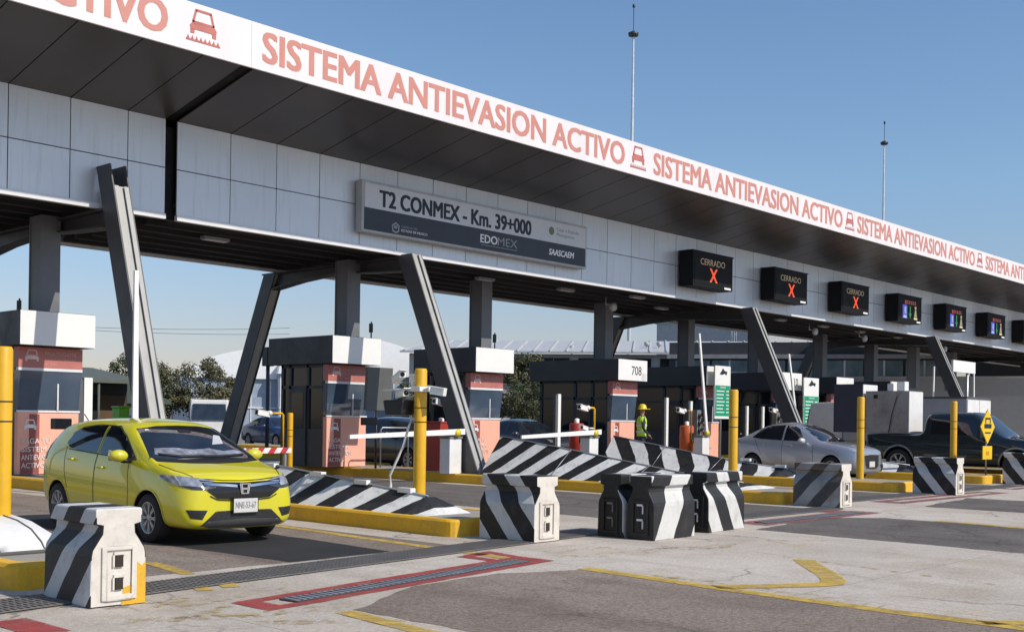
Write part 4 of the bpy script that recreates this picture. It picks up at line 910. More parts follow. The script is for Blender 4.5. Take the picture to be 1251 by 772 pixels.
for s in (-1, 1):
    drape(bvh0, [(1.22, 1.0), (1.55, 1.012), (2.20, 1.045), (2.20, 1.405), (1.94, 1.39), (1.66, 1.275)], 'window', glass_car, hc, s=s)
    drape(bvh0, [(2.27, 1.047), (2.80, 1.07), (3.10, 1.095), (3.24, 1.16), (3.16, 1.285), (2.97, 1.365), (2.65, 1.40), (2.27, 1.407)], 'window', glass_car, hc, s=s)
    drape(bvh0, strip([(1.30, .30), (1.28, .62), (1.36, .98)], .012), 'door_seam', seam, hc, s=s, off=.002); drape(bvh0, strip([(2.23, .30), (2.23, 1.05), (2.23, 1.44)], .016), 'door_seam', seam, hc, s=s, off=.003)
    drape(bvh0, strip([(3.02, .55), (3.12, .78), (3.18, 1.1)], .012), 'door_seam', seam, hc, s=s, off=.002); drape(bvh0, strip([(1.22, .27), (2.2, .262), (2.95, .27)], .03), 'sill_seam', seam, hc, s=s, off=.002)
    drape(bvh0, strip([(1.2, .99), (2.2, 1.032), (3.1, 1.075)], .016), 'window_trim', black_pl, hc, s=s, off=.005)
    drape(bvh0, strip([(1.20, .995), (1.66, 1.285), (1.94, 1.402), (2.5, 1.416), (2.97, 1.378), (3.20, 1.28)], .010), 'window_trim', black_pl, hc, s=s, off=.005)
    for y in (2.05, 2.92):
        h = MB().box(-.02, -.085, -.016, .02, .085, .016).build('door_handle', yel, hc, (s*.848, y, .865+.08*(y > 2.5)), bev=.012)
    mr = MB().lathe([(0, -.09), (.07, -.08), (.095, -.02), (.09, .05), (.0, .06)], 'y', n=16); 
    for v in mr.bm.verts: v.co.x *= 1.25; v.co.z *= .82
    mo = mr.build('wing_mirror', yel, hc, (s*.965, 1.30, 1.04), smooth=True); MB().box(-.10, .052, -.065, .10, .066, .065).build('mirror_glass', chrome, mo); MB().tube([(-s*.17, .02, -.07), (-s*.04, 0, -.06)], .03, 8).build('stalk', black_pl, mo)
    drape(bvh0, [(s*a, b) for a, b in ((.35, .70), (.48, .672), (.62, .682), (.80, .722), (.985, .80), (.965, .835), (.78, .835), (.55, .812), (.37, .775))], 'headlight', lamp_m, hc, 'corner', s=s, ang=25, step=.03, off=.006)
    drape(bvh0, [(s*a, b) for a, b in ((.35, .698), (.48, .670), (.62, .680), (.78, .718), (.66, .722), (.50, .705), (.40, .738))], 'headlight_bezel', lamp_k, hc, 'corner', s=s, ang=25, step=.03, off=.009)
    drape(bvh0, [(s*a, b) for a, b in ((.46, .43), (.52, .32), (.66, .34), (.715, .44))], 'fog_recess', mesh_k, hc, 'corner', s=s, ang=20, step=.03, off=.005)
    drape(bvh0, [(3.80, .92), (3.99, .90), (3.95, 1.12), (3.86, 1.28), (3.78, 1.15)], 'tail_lamp', tail_m, hc, s=s, off=.008)
    drape(bvh0, strip([(a, .295+b) for a, b in [(.80+.362*math.cos(R(q)), .362*math.sin(R(q))) for q in range(-8, 189, 14)]], .018), 'arch_lip', yel, hc, s=s, off=.008, step=.03)
    drape(bvh0, strip([(a, .295+b) for a, b in [(3.33+.362*math.cos(R(q)), .362*math.sin(R(q))) for q in range(-8, 189, 14)]], .018), 'arch_lip', yel, hc, s=s, off=.008, step=.03)
drape(bvh0, [(-.735, 1.02), (-.35, 1.0), (0, .995), (.35, 1.0), (.725, 1.02), (.565, 1.375), (.3, 1.412), (0, 1.42), (-.3, 1.412), (-.565, 1.375)], 'windscreen', glass_ws, hc, 'front', step=.025, off=.007)
drape(bvh0, [(-.76, .985), (-.35, .962), (0, .957), (.35, .962), (.76, .985), (.735, 1.025), (.35, 1.005), (0, 1.0), (-.35, 1.005), (-.735, 1.025)], 'cowl', black_pl, hc, 'front', off=.007)
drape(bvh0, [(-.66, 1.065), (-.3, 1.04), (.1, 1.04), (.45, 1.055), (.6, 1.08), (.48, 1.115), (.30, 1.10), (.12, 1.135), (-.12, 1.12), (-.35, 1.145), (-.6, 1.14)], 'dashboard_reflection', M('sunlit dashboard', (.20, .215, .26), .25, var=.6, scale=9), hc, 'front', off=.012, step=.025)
drape(bvh0, strip([(-.05, 1.05), (-.35, 1.048), (-.62, 1.075)], .018), 'wiper', black_pl, hc, 'front', off=.02, thick=.01); drape(bvh0, strip([(.55, 1.06), (.2, 1.045), (-.1, 1.05)], .018), 'wiper', black_pl, hc, 'front', off=.02, thick=.01)
drape(bvh0, [(-.09, 1.33), (.09, 1.33), (.08, 1.37), (-.08, 1.37)], 'mirror_mount', black_pl, hc, 'front', off=.012, step=.025)
drape(bvh0, [(-.50, 1.355), (-.45, 1.36), (-.45, 1.375), (-.49, 1.37)], 'windscreen_sticker', white_cl, hc, 'front', off=.012, step=.025)
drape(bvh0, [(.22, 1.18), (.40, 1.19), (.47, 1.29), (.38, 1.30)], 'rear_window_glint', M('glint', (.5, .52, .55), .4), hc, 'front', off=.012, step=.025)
drape(bvh0, [(-.56, .79), (-.36, .765), (0, .75), (.36, .765), (.56, .79), (.50, .66), (.36, .565), (0, .54), (-.36, .565), (-.50, .66)], 'grille', M('grille gloss black', (.012, .012, .014), .12), hc, 'front', off=.006, step=.03)
drape(bvh0, strip([(-.52, .745), (-.25, .725), (-.09, .71)], .030), 'grille_bar', chrome, hc, 'front', off=.012, step=.03)
drape(bvh0, strip([(.52, .745), (.25, .725), (.09, .71)], .030), 'grille_bar', chrome, hc, 'front', off=.012, step=.03)
m = MB()
for q in ((-.048, -.05, -.03, .05), (.03, -.05, .048, .05)): m.hexa([(q[0]*.8, -.012, q[1]), (q[2]*.8, -.012, q[1]), (q[2]*.8, .005, q[1]), (q[0]*.8, .005, q[1]), (q[0]*1.2, -.012, q[3]), (q[2]*1.2, -.012, q[3]), (q[2]*1.2, .005, q[3]), (q[0]*1.2, .005, q[3])])
m.box(-.034, -.012, -.01, .034, .005, .012)
hp = [(-.052, -.062), (.052, -.062), (.076, .066), (-.076, .066)]
for i in range(4):
    a, b_ = hp[i], hp[(i+1) % 4]; k = .80
    m.hexa([(a[0], -.010, a[1]), (b_[0], -.010, b_[1]), (b_[0]*k, -.010, b_[1]*k), (a[0]*k, -.010, a[1]*k), (a[0], .005, a[1]), (b_[0], .005, b_[1]), (b_[0]*k, .005, b_[1]*k), (a[0]*k, .005, a[1]*k)])
m.build('emblem', chrome, hc, (0, -.010, .675))
pt = MB().box(-.165, -.03, -.085, .165, -.015, .085).build('number_plate', [M('plate white', (.62, .62, .60), .4, var=.08, scale=30)], hc, (0, -.012, .475), bev=.006)
text('NNE-53-67', 1, (-.14, -.031, -.03), txt_grey, pt, w=.28, h=.075); MB().box(-.175, -.028, -.095, .175, -.012, .095).build('plate_frame', black_pl, pt)
drape(bvh0, [(-.54, .275), (-.38, .415), (0, .42), (.38, .415), (.54, .275), (.40, .245), (0, .235), (-.40, .245)], 'lower_grille', mesh_k, hc, 'front', off=.006, step=.03)
drape(bvh0, [(-.58, .25), (-.47, .30), (0, .318), (.47, .30), (.58, .25), (.44, .215), (0, .21), (-.44, .215)], 'chin', M('chin grey plastic', (.055, .055, .058), .5), hc, 'front', off=.012, step=.03)
for s in (-1, 1):
    drape(bvh0, strip([(s*.60, .16), (s*.70, .40), (s*.735, .72)], .012), 'bonnet_seam', seam, hc, 'top', off=.003, step=.04)
drape(bvh0, strip([(-.52, .80), (-.25, .778), (0, .77), (.25, .778), (.52, .80)], .012), 'bonnet_seam', seam, hc, 'front', off=.003, step=.04)
drape(bvh0, strip([(-.46, .60), (-.36, .552), (0, .527), (.36, .552), (.46, .60)], .014), 'grille_trim', seam, hc, 'front', off=.008, step=.03)
MB().tube([(-.3, 3.52, 1.44), (-.3, 3.68, 1.55)], .008, 6).build('aerial', black_pl, hc)

# --- silver saloon
slv = car_paint('silver car paint', (.46, .48, .53), .6)
sd = thing('saloon_car', (29.25, 13.75, .012), 'silver grey four door saloon waiting behind the faded striped barrier', 'car', rz=R(1)); sd.scale = (1.04, .90, 1.07)
S = [(0.00, .58, .28, .48, .64, .69, .46), (.03, .70, .22, .52, .70, .76, .54), (.12, .79, .19, .58, .77, .83, .62), (.40, .845, .18, .66, .83, .91, .67), (.80, .86, .18, .72, .88, .965, .70), (1.12, .865, .18, .74, .91, 1.0, .70), (1.28, .87, .18, .76, .93, 1.08, .69), (1.62, .87, .18, .78, .95, 1.26, .64), (2.0, .87, .18, .80, .97, 1.42, .59), (2.4, .87, .18, .81, .98, 1.475, .575), (2.9, .87, .18, .83, 1.0, 1.46, .57), (3.35, .865, .19, .85, 1.01, 1.36, .57), (3.75, .855, .20, .88, 1.02, 1.16, .60), (3.95, .845, .22, .90, 1.01, 1.07, .66), (4.2, .81, .26, .88, .98, 1.04, .64), (4.36, .74, .30, .80, .93, .99, .60), (4.42, .60, .36, .62, .72, .78, .48)]
me = loft(S); AX2 = [(.84, .31), (3.46, .31)]; bv = BVHTree.FromPolygons([v.co.copy() for v in me.vertices], [p.vertices[:] for p in me.polygons])
link('body', cut_arches(me, AX2, .36, .56, slv, joint_blk), sd)
for ay, az in AX2:
    for s in (-1, 1): wheel(sd, s*.755, ay, .312, .20, s, 7)
for s in (-1, 1):
    drape(bv, [(1.72, .985), (2.42, 1.0), (2.42, 1.39), (2.2, 1.385), (1.98, 1.30)], 'window', glass_car, sd, s=s); drape(bv, [(2.48, 1.0), (3.2, 1.025), (3.52, 1.06), (3.30, 1.25), (3.0, 1.36), (2.48, 1.395)], 'window', glass_car, sd, s=s)
    drape(bv, strip([(1.40, .3), (1.42, .9)], .012), 'door_seam', seam, sd, s=s, off=.002); drape(bv, strip([(2.45, .3), (2.45, 1.0)], .012), 'door_seam', seam, sd, s=s, off=.002); drape(bv, strip([(3.15, .62), (3.4, 1.0)], .012), 'door_seam', seam, sd, s=s, off=.002)
    for y in (2.2, 3.15): MB().box(-.02, -.09, -.014, .02, .09, .014).build('door_handle', slv, sd, (s*.868, y, .87), bev=.01)
    mr = MB().lathe([(0, -.09), (.07, -.08), (.095, -.02), (.09, .05), (.0, .06)], 'y', n=16)
    for v in mr.bm.verts: v.co.x *= 1.25; v.co.z *= .8
    mr.build('wing_mirror', M('mirror pale', (.6, .62, .66), .3, metal=.3), sd, (s*.97, 1.72, 1.0), smooth=True)
    drape(bv, [(s*a, b) for a, b in ((.44, .70), (.58, .68), (.80, .77), (.86, .86), (.62, .82))], 'headlight', lamp_m, sd, 'corner', s=s, ang=25, step=.03, off=.006)
    drape(bv, [(s*a, b) for a, b in ((.50, .42), (.55, .34), (.68, .36), (.70, .44))], 'fog_recess', mesh_k, sd, 'corner', s=s, ang=20, step=.03, off=.005)
drape(bv, [(-.70, 1.0), (0, .975), (.70, 1.0), (.55, 1.365), (0, 1.42), (-.55, 1.365)], 'windscreen', glass_ws, sd, 'front')
drape(bv, [(-.40, .65), (0, .66), (.40, .65), (.36, .40), (.28, .33), (-.28, .33), (-.36, .40)], 'grille', mesh_k, sd, 'front', off=.006, step=.03)
drape(bv, strip([(-.42, .655), (0, .668), (.42, .655), (.38, .40), (.28, .325), (-.28, .325), (-.38, .40), (-.42, .655)], .02), 'grille_frame', chrome, sd, 'front', off=.010, step=.03)
MB().box(-.16, -.02, -.07, .16, -.005, .07).build('number_plate', M('plate white', (.62, .62, .60), .4), sd, (0, -.0, .44))

# --- dark green pickup
grn = car_paint('dark green truck paint', (.008, .018, .020), .2)
pk = thing('pickup_truck', (35.35, 10.75, .012), 'dark green crew pickup with metal boxes on its load bed', 'pickup')
Pk = [(0.0, .70, .42, .70, .92, .98, .60), (.05, .86, .34, .72, .98, 1.06, .72), (.25, .95, .32, .76, 1.04, 1.12, .80), (.7, .99, .32, .82, 1.09, 1.17, .84), (1.25, 1.0, .32, .88, 1.13, 1.21, .86), (1.45, 1.0, .32, .90, 1.15, 1.28, .84), (1.74, 1.0, .32, .92, 1.19, 1.50, .80), (2.10, 1.0, .32, .93, 1.21, 1.84, .77), (2.28, 1.0, .32, .93, 1.22, 1.94, .76), (2.42, 1.0, .32, .93, 1.22, 1.965, .76), (3.2, 1.0, .32, .93, 1.22, 1.97, .76), (3.62, 1.0, .32, .93, 1.22, 1.955, .76), (3.72, 1.0, .33, .93, 1.22, 1.92, .76), (3.755, 1.0, .34, .93, 1.22, 1.75, .78), (3.765, 1.0, .35, .93, 1.20, 1.30, .88), (4.1, 1.0, .40, .93, 1.20, 1.27, .90), (5.0, 1.0, .44, .93, 1.21, 1.28, .90), (5.6, .99, .46, .93, 1.21, 1.28, .89), (5.68, .96, .50, .90, 1.16, 1.22, .85)]
me = loft(Pk); AX3 = [(1.0, .40), (4.55, .40)]; bv = BVHTree.FromPolygons([v.co.copy() for v in me.vertices], [p.vertices[:] for p in me.polygons])
link('body', cut_arches(me, AX3, .47, .62, grn, joint_blk), pk)
for ay, az in AX3:
    for s in (-1, 1): wheel(pk, s*.86, ay, .40, .26, s, 6)
for s in (-1, 1):
    drape(bv, [(1.88, 1.26), (2.78, 1.27), (2.78, 1.82), (2.36, 1.81), (2.14, 1.70)], 'window', glass_car, pk, s=s); drape(bv, [(2.86, 1.27), (3.56, 1.28), (3.56, 1.80), (2.86, 1.82)], 'window', glass_car, pk, s=s)
    drape(bv, strip([(1.62, .45), (1.70, 1.2)], .014), 'door_seam', seam, pk, s=s, off=.002); drape(bv, strip([(2.82, .45), (2.82, 1.78)], .014), 'door_seam', seam, pk, s=s, off=.002); drape(bv, strip([(3.74, .5), (3.74, 1.2)], .016), 'door_seam', seam, pk, s=s, off=.002)
    for ay in (1.0, 4.55): drape(bv, strip([(ay+.50*math.cos(R(q)), .42+.50*math.sin(R(q))) for q in range(-5, 186, 12)], .045), 'arch_trim', M('trim silver', (.30, .31, .32), .3, metal=.5), pk, s=s, off=.012, step=.04)
    for y in (2.60, 3.5): MB().box(-.02, -.10, -.018, .02, .10, .018).build('door_handle', black_pl, pk, (s*1.0, y, 1.06), bev=.008)
    MB().box(-.14, -.05, -.13, .14, .06, .13).build('wing_mirror', black_pl, pk, (s*1.18, 1.95, 1.30), bev=.04)
    drape(bv, [(s*a, b) for a, b in ((.60, .78), (.84, .78), (.95, .82), (.95, .98), (.62, .98))], 'headlight', lamp_m, pk, 'corner', s=s, ang=20, step=.05, off=.006)
drape(bv, [(-.74, 1.25), (.74, 1.25), (.66, 1.84), (-.66, 1.84)], 'windscreen', glass_ws, pk, 'front')
drape(bv, [(-.5, .70), (.5, .70), (.55, .98), (-.55, .98)], 'grille', chrome, pk, 'front', off=.006)
MB().box(-.95, -.10, .44, .95, .06, .66).build('bumper', chrome, pk, bev=.04)
# cargo on the bed: things of their own
steel_box = M('brushed steel cargo box', (.33, .32, .33), .35, metal=.5, var=.2, scale=1.5, dirt=.5, dirtc=(.12, .10, .10))
t = thing('cargo_box', (35.1, 15.5, 1.30), 'grey steel cabinet with white edge standing on the pickup bed', 'cargo box')
MB().box(-.5, -.42, 0, .5, 1.0, 1.32).build('cabinet', steel_box, t, bev=.01); MB().box(-.51, -.445, .0, .51, -.424, 1.30).build('door', white_pt, t)
MB().box(-.525, .60, 1.08, -.502, .72, 1.2).build('vent', black_pl, t); MB().tube([(-.54, -.1, 1.3), (-.55, .1, .6), (-.54, .2, .02)], .012, 6).build('strap', black_pl, t)
MB().box(-.2, -.15, 1.32, .1, .1, 1.62).build('top_fitting', white_pt, t); MB().box(-.45, .1, 1.32, -.3, .3, 1.55).build('top_fitting', white_pt, t)
t = thing('cargo_crate', (35.1, 16.7, 1.30), 'dark sided tall crate with white front behind the steel cabinet on the pickup', 'cargo box')
MB().box(-.5, -.1, 0, .5, .9, 1.55).build('crate', M('navy crate', (.03, .035, .06), .5), t, bev=.01); MB().box(-.51, -.125, 0, .51, -.105, 1.53).build('front_board', white_pt, t)
# --- grey box truck behind
bt = thing('box_truck', (41.2, 21.7, .012), 'light box truck seen from its white rear doors, behind the dark pickup', 'truck', rz=R(180))
MB().box(-1.1, 1.7, .95, 1.1, 6.3, 2.52).build('cargo_body', M('truck box grey', (.36, .37, .40), .45, var=.08), bt, bev=.02)
MB().box(-1.12, 1.68, 2.50, 1.12, 6.32, 2.57).build('roof_rail', M('rail dark', (.08, .08, .09), .5), bt)
MB().box(-1.08, 6.302, .98, -.02, 6.33, 2.46).build('rear_door', white_pt, bt); MB().box(.02, 6.302, .98, 1.08, 6.33, 2.46).build('rear_door', white_pt, bt)
cb = MB().hexa([(-1.0, 0, .5), (1.0, 0, .5), (1.0, 1.6, .5), (-1.0, 1.6, .5), (-.92, .25, 2.35), (.92, .25, 2.35), (.92, 1.6, 2.4), (-.92, 1.6, 2.4)]).build('cab', white_pt, bt, bev=.06)
MB().hexa([(-.85, .02, 1.35), (.85, .02, 1.35), (.85, .1, 1.35), (-.85, .1, 1.35), (-.8, .15, 2.15), (.8, .15, 2.15), (.8, .25, 2.15), (-.8, .25, 2.15)]).build('windscreen', glass_ws, bt)
MB().hexa([(-.985, .45, 1.35), (-.9, .45, 1.35), (-.9, 1.3, 1.35), (-.985, 1.3, 1.35), (-.95, .55, 2.1), (-.9, .55, 2.1), (-.9, 1.3, 2.1), (-.95, 1.3, 2.1)]).build('window', glass_car, bt)
for y in (.75, 5.0):
    for s in (-1, 1): wheel(bt, s*.9, y, .4, .25, s, 6, metal_gv)
# --- simple far vehicles
def far_car(x, y, c, label, rz=0.0):
    t = copy_tree(sd); t.location = (x, y, .012); t.rotation_euler = (0, 0, rz); t['label'] = label
    p = car_paint('far paint ' + label[:12], c, .3)
    for k in kids(t):
        if k.name.startswith(('body', 'wing_mirror', 'door_handle')):
            k.data = k.data.copy(); k.data.materials[0] = p
    return t
far_car(23.0, 23.6, (.012, .013, .018), 'black saloon waiting beside the second booth under the lowered boom')
far_car(29.0, 24.0, (.05, .055, .07), 'dark grey saloon right of the third booth')
far_car(24.6, 42, (.02, .05, .16), 'blue car in front of the far white van body left')
far_car(34.6, 46, (.03, .06, .16), 'blue car far behind the dark back leg')
ft = copy_tree(bt); ft.location = (32.4, 50.6, 0); ft['label'] = 'white box truck far away in front of the trees'; ft.rotation_euler = (0, 0, R(-35))
for k in kids(ft):
    if k.name.startswith('cargo_body'): k.data = k.data.copy(); k.data.materials[0] = white_pt

# ------------------------------------------------------------------ worker
def person(x, y, z, rz, label):
    t = thing('person', (x, y, z), label, 'person', rz=rz)
    V = {'pel': (0, 0, .95, .135), 'wst': (0, 0, 1.10, .125), 'chs': (0, -.01, 1.30, .15), 'shl': (0, .0, 1.44, .10), 'nek': (0, -.01, 1.52, .055), 'hd0': (0, -.02, 1.60, .075), 'hd1': (0, -.02, 1.69, .09), 'hd2': (0, -.015, 1.76, .07)}
    for s, n in ((-1, 'l'), (1, 'r')):
        V.update({'hp'+n: (s*.09, 0, .90, .10), 'kn'+n: (s*.10, -.02, .50, .065), 'an'+n: (s*.10, .02, .09, .045), 'to'+n: (s*.11, -.16, .04, .04), 'sh'+n: (s*.19, 0, 1.42, .065), 'el'+n: (s*.25, .03, 1.14, .045), 'wr'+n: (s*.22, -.14, .96, .035), 'ha'+n: (s*.21, -.20, .90, .035)})
    E_ = [('pel', 'wst'), ('wst', 'chs'), ('chs', 'shl'), ('shl', 'nek'), ('nek', 'hd0'), ('hd0', 'hd1'), ('hd1', 'hd2')]
    for n in 'lr': E_ += [('pel', 'hp'+n), ('hp'+n, 'kn'+n), ('kn'+n, 'an'+n), ('an'+n, 'to'+n), ('shl', 'sh'+n), ('sh'+n, 'el'+n), ('el'+n, 'wr'+n), ('wr'+n, 'ha'+n)]
    ks = list(V); me = bpy.data.meshes.new('body'); me.from_pydata([V[k][:3] for k in ks], [(ks.index(a), ks.index(b)) for a, b in E_], [])
    o = bpy.data.objects.new('tmp', me); COL.objects.link(o); o.modifiers.new('sk', 'SKIN'); sv = me.skin_vertices[0].data
    for i, k in enumerate(ks): sv[i].radius = (V[k][3], V[k][3]*(.8 if k in ('chs', 'wst', 'pel', 'shl') else 1)); sv[i].use_root = (k == 'pel')
    md = o.modifiers.new('ss', 'SUBSURF'); md.levels = 2; md.render_levels = 2
    m2 = evald(o); bpy.data.objects.remove(o)
    skin = M('skin', (.30, .17, .11), .5); navy = M('dark work clothes', (.025, .03, .04), .8)
    m2.materials.clear(); m2.materials.append(navy); m2.materials.append(skin)
    for p in m2.polygons: p.use_smooth = True; p.material_index = 1 if p.center.z > 1.51 or (p.center.z < .97 and abs(p.center.x) > .185 and p.center.z > .8) else 0
    link('body', m2, t)
    # vest: a shell round the torso
    def ring_(rx, ry, z, n=20): return [(rx*math.cos(2*math.pi*k/n), ry*math.sin(2*math.pi*k/n), z) for k in range(n)]
    m = MB(); rs = [ring_(.17, .135, .92), ring_(.165, .13, 1.1), ring_(.185, .145, 1.28), ring_(.19, .14, 1.40), ring_(.10, .09, 1.50)]
    for a, b in zip(rs[:-1], rs[1:]):
        for k in range(20): m.quad(a[k], a[(k+1) % 20], b[(k+1) % 20], b[k])
    vest = m.build('vest', M('hi vis yellow green', (.50, .72, .05), .6, var=.1), t, smooth=True)
    m = MB()
    for z0 in (1.02, 1.2):
        a, b = ring_(.185, .15, z0), ring_(.187, .152, z0+.05)
        for k in range(20): m.quad(a[k], a[(k+1) % 20], b[(k+1) % 20], b[k])
    m.build('reflective_band', M('reflective grey', (.6, .6, .6), .3), vest)
    hm = MB().lathe([(.155, 1.70), (.15, 1.705), (.125, 1.715), (.118, 1.76), (.095, 1.82), (.05, 1.85), (0, 1.855)], n=24, c=(0, -.02, 0)).build('helmet', M('helmet yellow', (.75, .55, .02), .3), t)
    MB().box(-.09, -.23, 1.70, .09, -.13, 1.715).build('brim', M('helmet yellow', (.75, .55, .02), .3), hm)
    m = MB()                                              # face: eyes, nose, mouth
    m.lathe([(0, -.122), (.012, -.118), (.014, -.105)], 'y', (-.034, 0, 1.665), 8, 0).lathe([(0, -.122), (.012, -.118), (.014, -.105)], 'y', (.034, 0, 1.665), 8, 0)
    m.box(-.03, -.115, 1.595, .03, -.098, 1.603); m.hexa([(-.018, -.115, 1.62), (.018, -.115, 1.62), (.018, -.09, 1.62), (-.018, -.09, 1.62), (-.008, -.112, 1.665), (.008, -.112, 1.665), (.008, -.09, 1.665), (-.008, -.09, 1.665)])
    m.build('face_features', M('face dark', (.10, .05, .035), .5), t)
    for s in (-1, 1):
        h = MB()
        for k in range(4): h.tube([(s*.21+(k-1.5)*.018, -.20, .90), (s*.21+(k-1.5)*.02, -.235, .865-.006*(k % 2)), (s*.21+(k-1.5)*.02, -.232, .83)], [.010, .009, .007], 6)
        h.tube([(s*.19, -.19, .92), (s*.17, -.215, .88), (s*.178, -.23, .86)], [.012, .010, .008], 6); h.build('hand', skin, t)
    return t
person(27.1, 19.8, .20, R(55), 'worker in yellow hard hat and yellow green vest standing near booth 708')

# ------------------------------------------------------------------ trees
def tree(x, y, h, w, label, leaf, seed, grp='trees behind the plaza'):
    rnd = random.Random(seed); t = thing('tree', (x, y, 0), label, 'tree', grp)
    m = MB(); m.tube([(0, 0, -.1), (.1*w*.2, .05, h*.25), (.0, .1, h*.5), (-.1, 0, h*.8)], [.035*h*.6, .03*h*.6, .02*h*.6, .006*h], 10)
    tips = []
    for k in range(9):
        a = rnd.uniform(0, 6.28); z0 = h*rnd.uniform(.25, .6); l = w*rnd.uniform(.25, .5); tip = (math.cos(a)*l, math.sin(a)*l, z0+h*rnd.uniform(.12, .35))
        m.tube([(0, .05, z0), (tip[0]*.5, tip[1]*.5, (z0+tip[2])/2+.1), tip], [.012*h, .008*h, .003*h], 6); tips.append(tip)
    m.build('trunk', M('bark', (.10, .075, .055), .9, dirt=.4), t)
    cl = MB(); cs = [(rnd.uniform(-.5, .5)*w, rnd.uniform(-.5, .5)*w, h*rnd.uniform(.32, .97)) for _ in range(60)]
    cs = [c for c in cs if math.hypot(c[0], c[1])/(w*.5) < 1.05*math.sin(math.pi*min(1, max(.1, (c[2]/h-.15)/.95)))**.6] + tips + [(0, 0, h*.92)]
    for c in cs:
        rr = w*rnd.uniform(.09, .17)
        for _ in range(150):
            v = Vector((rnd.gauss(0, 1), rnd.gauss(0, 1), rnd.gauss(0, .8))); v = v.normalized()*rr*rnd.uniform(.45, 1.1); p = Vector(c)+v
            n = (v.normalized()+Vector((rnd.uniform(-.6, .6), rnd.uniform(-.6, .6), rnd.uniform(-.2, .8)))).normalized(); u = n.orthogonal().normalized(); q = n.cross(u); s = rnd.uniform(.06, .13)*(h/6)
            a = rnd.uniform(0, 6.28); u, q = u*math.cos(a)+q*math.sin(a), q*math.cos(a)-u*math.sin(a)
            cl.quad(p-u*s, p-q*s*.55, p+u*s, p+q*s*.55, mi=rnd.choice((0, 0, 1)))
    cl.build('crown', leaf, t, keep=True); return t
lf1 = [M('leaf dark', (.040, .055, .022), .7, var=.35, scale=1), M('leaf light', (.085, .10, .04), .7, var=.3, scale=1)]
lf2 = [M('leaf olive', (.075, .08, .035), .7, var=.3, scale=1), M('leaf dry', (.15, .13, .06), .7, var=.3, scale=1)]
for i, (x, y, h, w, lb, l) in enumerate([(30.0, 54.0, 5.6, 3.6, 'dense dark tree right of the forked leg foot', lf1), (32.0, 54.5, 4.9, 3.4, 'olive tree in the middle of the left tree row', lf2), (33.6, 53, 5.3, 3.6, 'olive brown tree nearest to the white hangar', lf2),
        (27.2, 57, 5.0, 3.5, 'tree peeping above the dark kiosk roof', lf1), (53, 51.5, 6.6, 4.2, 'olive tree left of the metal roofed building', lf2), (56.5, 50, 7.2, 4.4, 'tallest tree at the gable of the metal roofed building', lf2), (50.5, 54, 5.2, 4.0, 'dark tree right of the third booth roof', lf1), (54.5, 48, 5.0, 4, 'shadowy tree between the third booth and booth 708', lf1)]):
    tree(x, y, h*.84, w*.9, lb, l, 40+i)

# ------------------------------------------------------------------ buildings behind
# dark kiosk at left
t = thing('kiosk', (21.5, 43, 0), 'dark green open fronted kiosk with sloping awning behind the leftmost booth', 'kiosk')
MB().box(-1.6, .0, 0, 2.2, 3, 2.9).build('wall', M('kiosk dark', (.03, .034, .028), .7), t)
MB().hexa([(-1.9, -1.2, 2.75), (2.3, -1.2, 2.75), (2.3, 3.1, 3.3), (-1.9, 3.1, 3.3), (-1.9, -1.2, 2.9), (2.3, -1.2, 2.9), (2.3, 3.1, 3.5), (-1.9, 3.1, 3.5)]).build('awning', M('awning grey green', (.10, .115, .10), .7), t)
MB().box(-1.3, -.03, .3, .9, -.005, 2.3).build('counter_opening', joint_blk, t); MB().box(1.0, -.04, 0, 2.1, -.006, 2.3).build('door', M('kiosk door brown', (.10, .055, .025), .6), t)
for x in (-1.8, .4, 2.2): MB().tube([(x, -1.1, 0), (x, -1.1, 2.75)], .05, 8).build('awning_post', M('awning grey green', (.10, .115, .10), .7), t)
gb = thing('green_bin', (17.6, 32.3, .0), 'bright green upright bin in front of the dark kiosk', 'bin'); MB().hexa([(-.15, -.2, .1), (.15, -.2, .1), (.15, .2, .1), (-.15, .2, .1), (-.17, -.22, 1.72), (.17, -.22, 1.72), (.17, .22, 1.72), (-.17, .22, 1.72)]).build('body', M('bin green', (.16, .52, .02), .4), gb, bev=.03)
MB().box(-.19, -.24, 1.72, .19, .24, 1.78).build('lid', M('bin green', (.16, .52, .02), .4), gb, bev=.02)
t = thing('canvas_shelter', (26.5, 48, 0), 'low dark green canvas roofed shelter below the left trees', 'shelter')
MB().prism([(-2.2, 2.2), (0, 3.0), (2.2, 2.2), (2.2, 2.05), (-2.2, 2.05)], 'y', 0, 4).build('roof', M('canvas green', (.05, .075, .06), .8), t); MB().box(-2.0, .2, 0, 2.0, 3.8, 2.05).build('wall', M('shelter wall', (.09, .09, .085), .8), t)
# white hangar
def hangar(x, y, hw, eave, rise, label):
    t = thing('hangar', (x, y, 0), label, 'hangar', 'white hangars far behind', rz=R(-28))
    ar = [(-hw*math.cos(R(a)), eave+rise*math.sin(R(a))) for a in range(0, 181, 10)]
    MB().prism(ar, 'y', 0, 34).build('roof', M('hangar white', (.78, .79, .80), .5, var=.04), t)
    w = MB().box(-hw+.1, .3, 0, hw-.1, 33, eave-.01).build('wall', M('hangar blue grey', (.30, .36, .45), .5, var=.12), t)
    m = MB(); n = int(hw*1.3)
    for i in range(n): m.box(-hw+.2+i*1.5, .24, .2, -hw+.28+i*1.5, .3, eave-.1)
    m.box(-hw+.15, .2, 2.2, hw-.15, .3, 2.3); m.build('mullion', white_pt, w)
hangar(54.4, 74.2, 7.4, 4.5, 2.5, 'white barrel roofed hangar seen between the dark back leg and the second booth')
hangar(58.6, 70.6, 6.2, 4.9, 3.0, 'white barrel roofed hangar peeping right of the second booth roof')
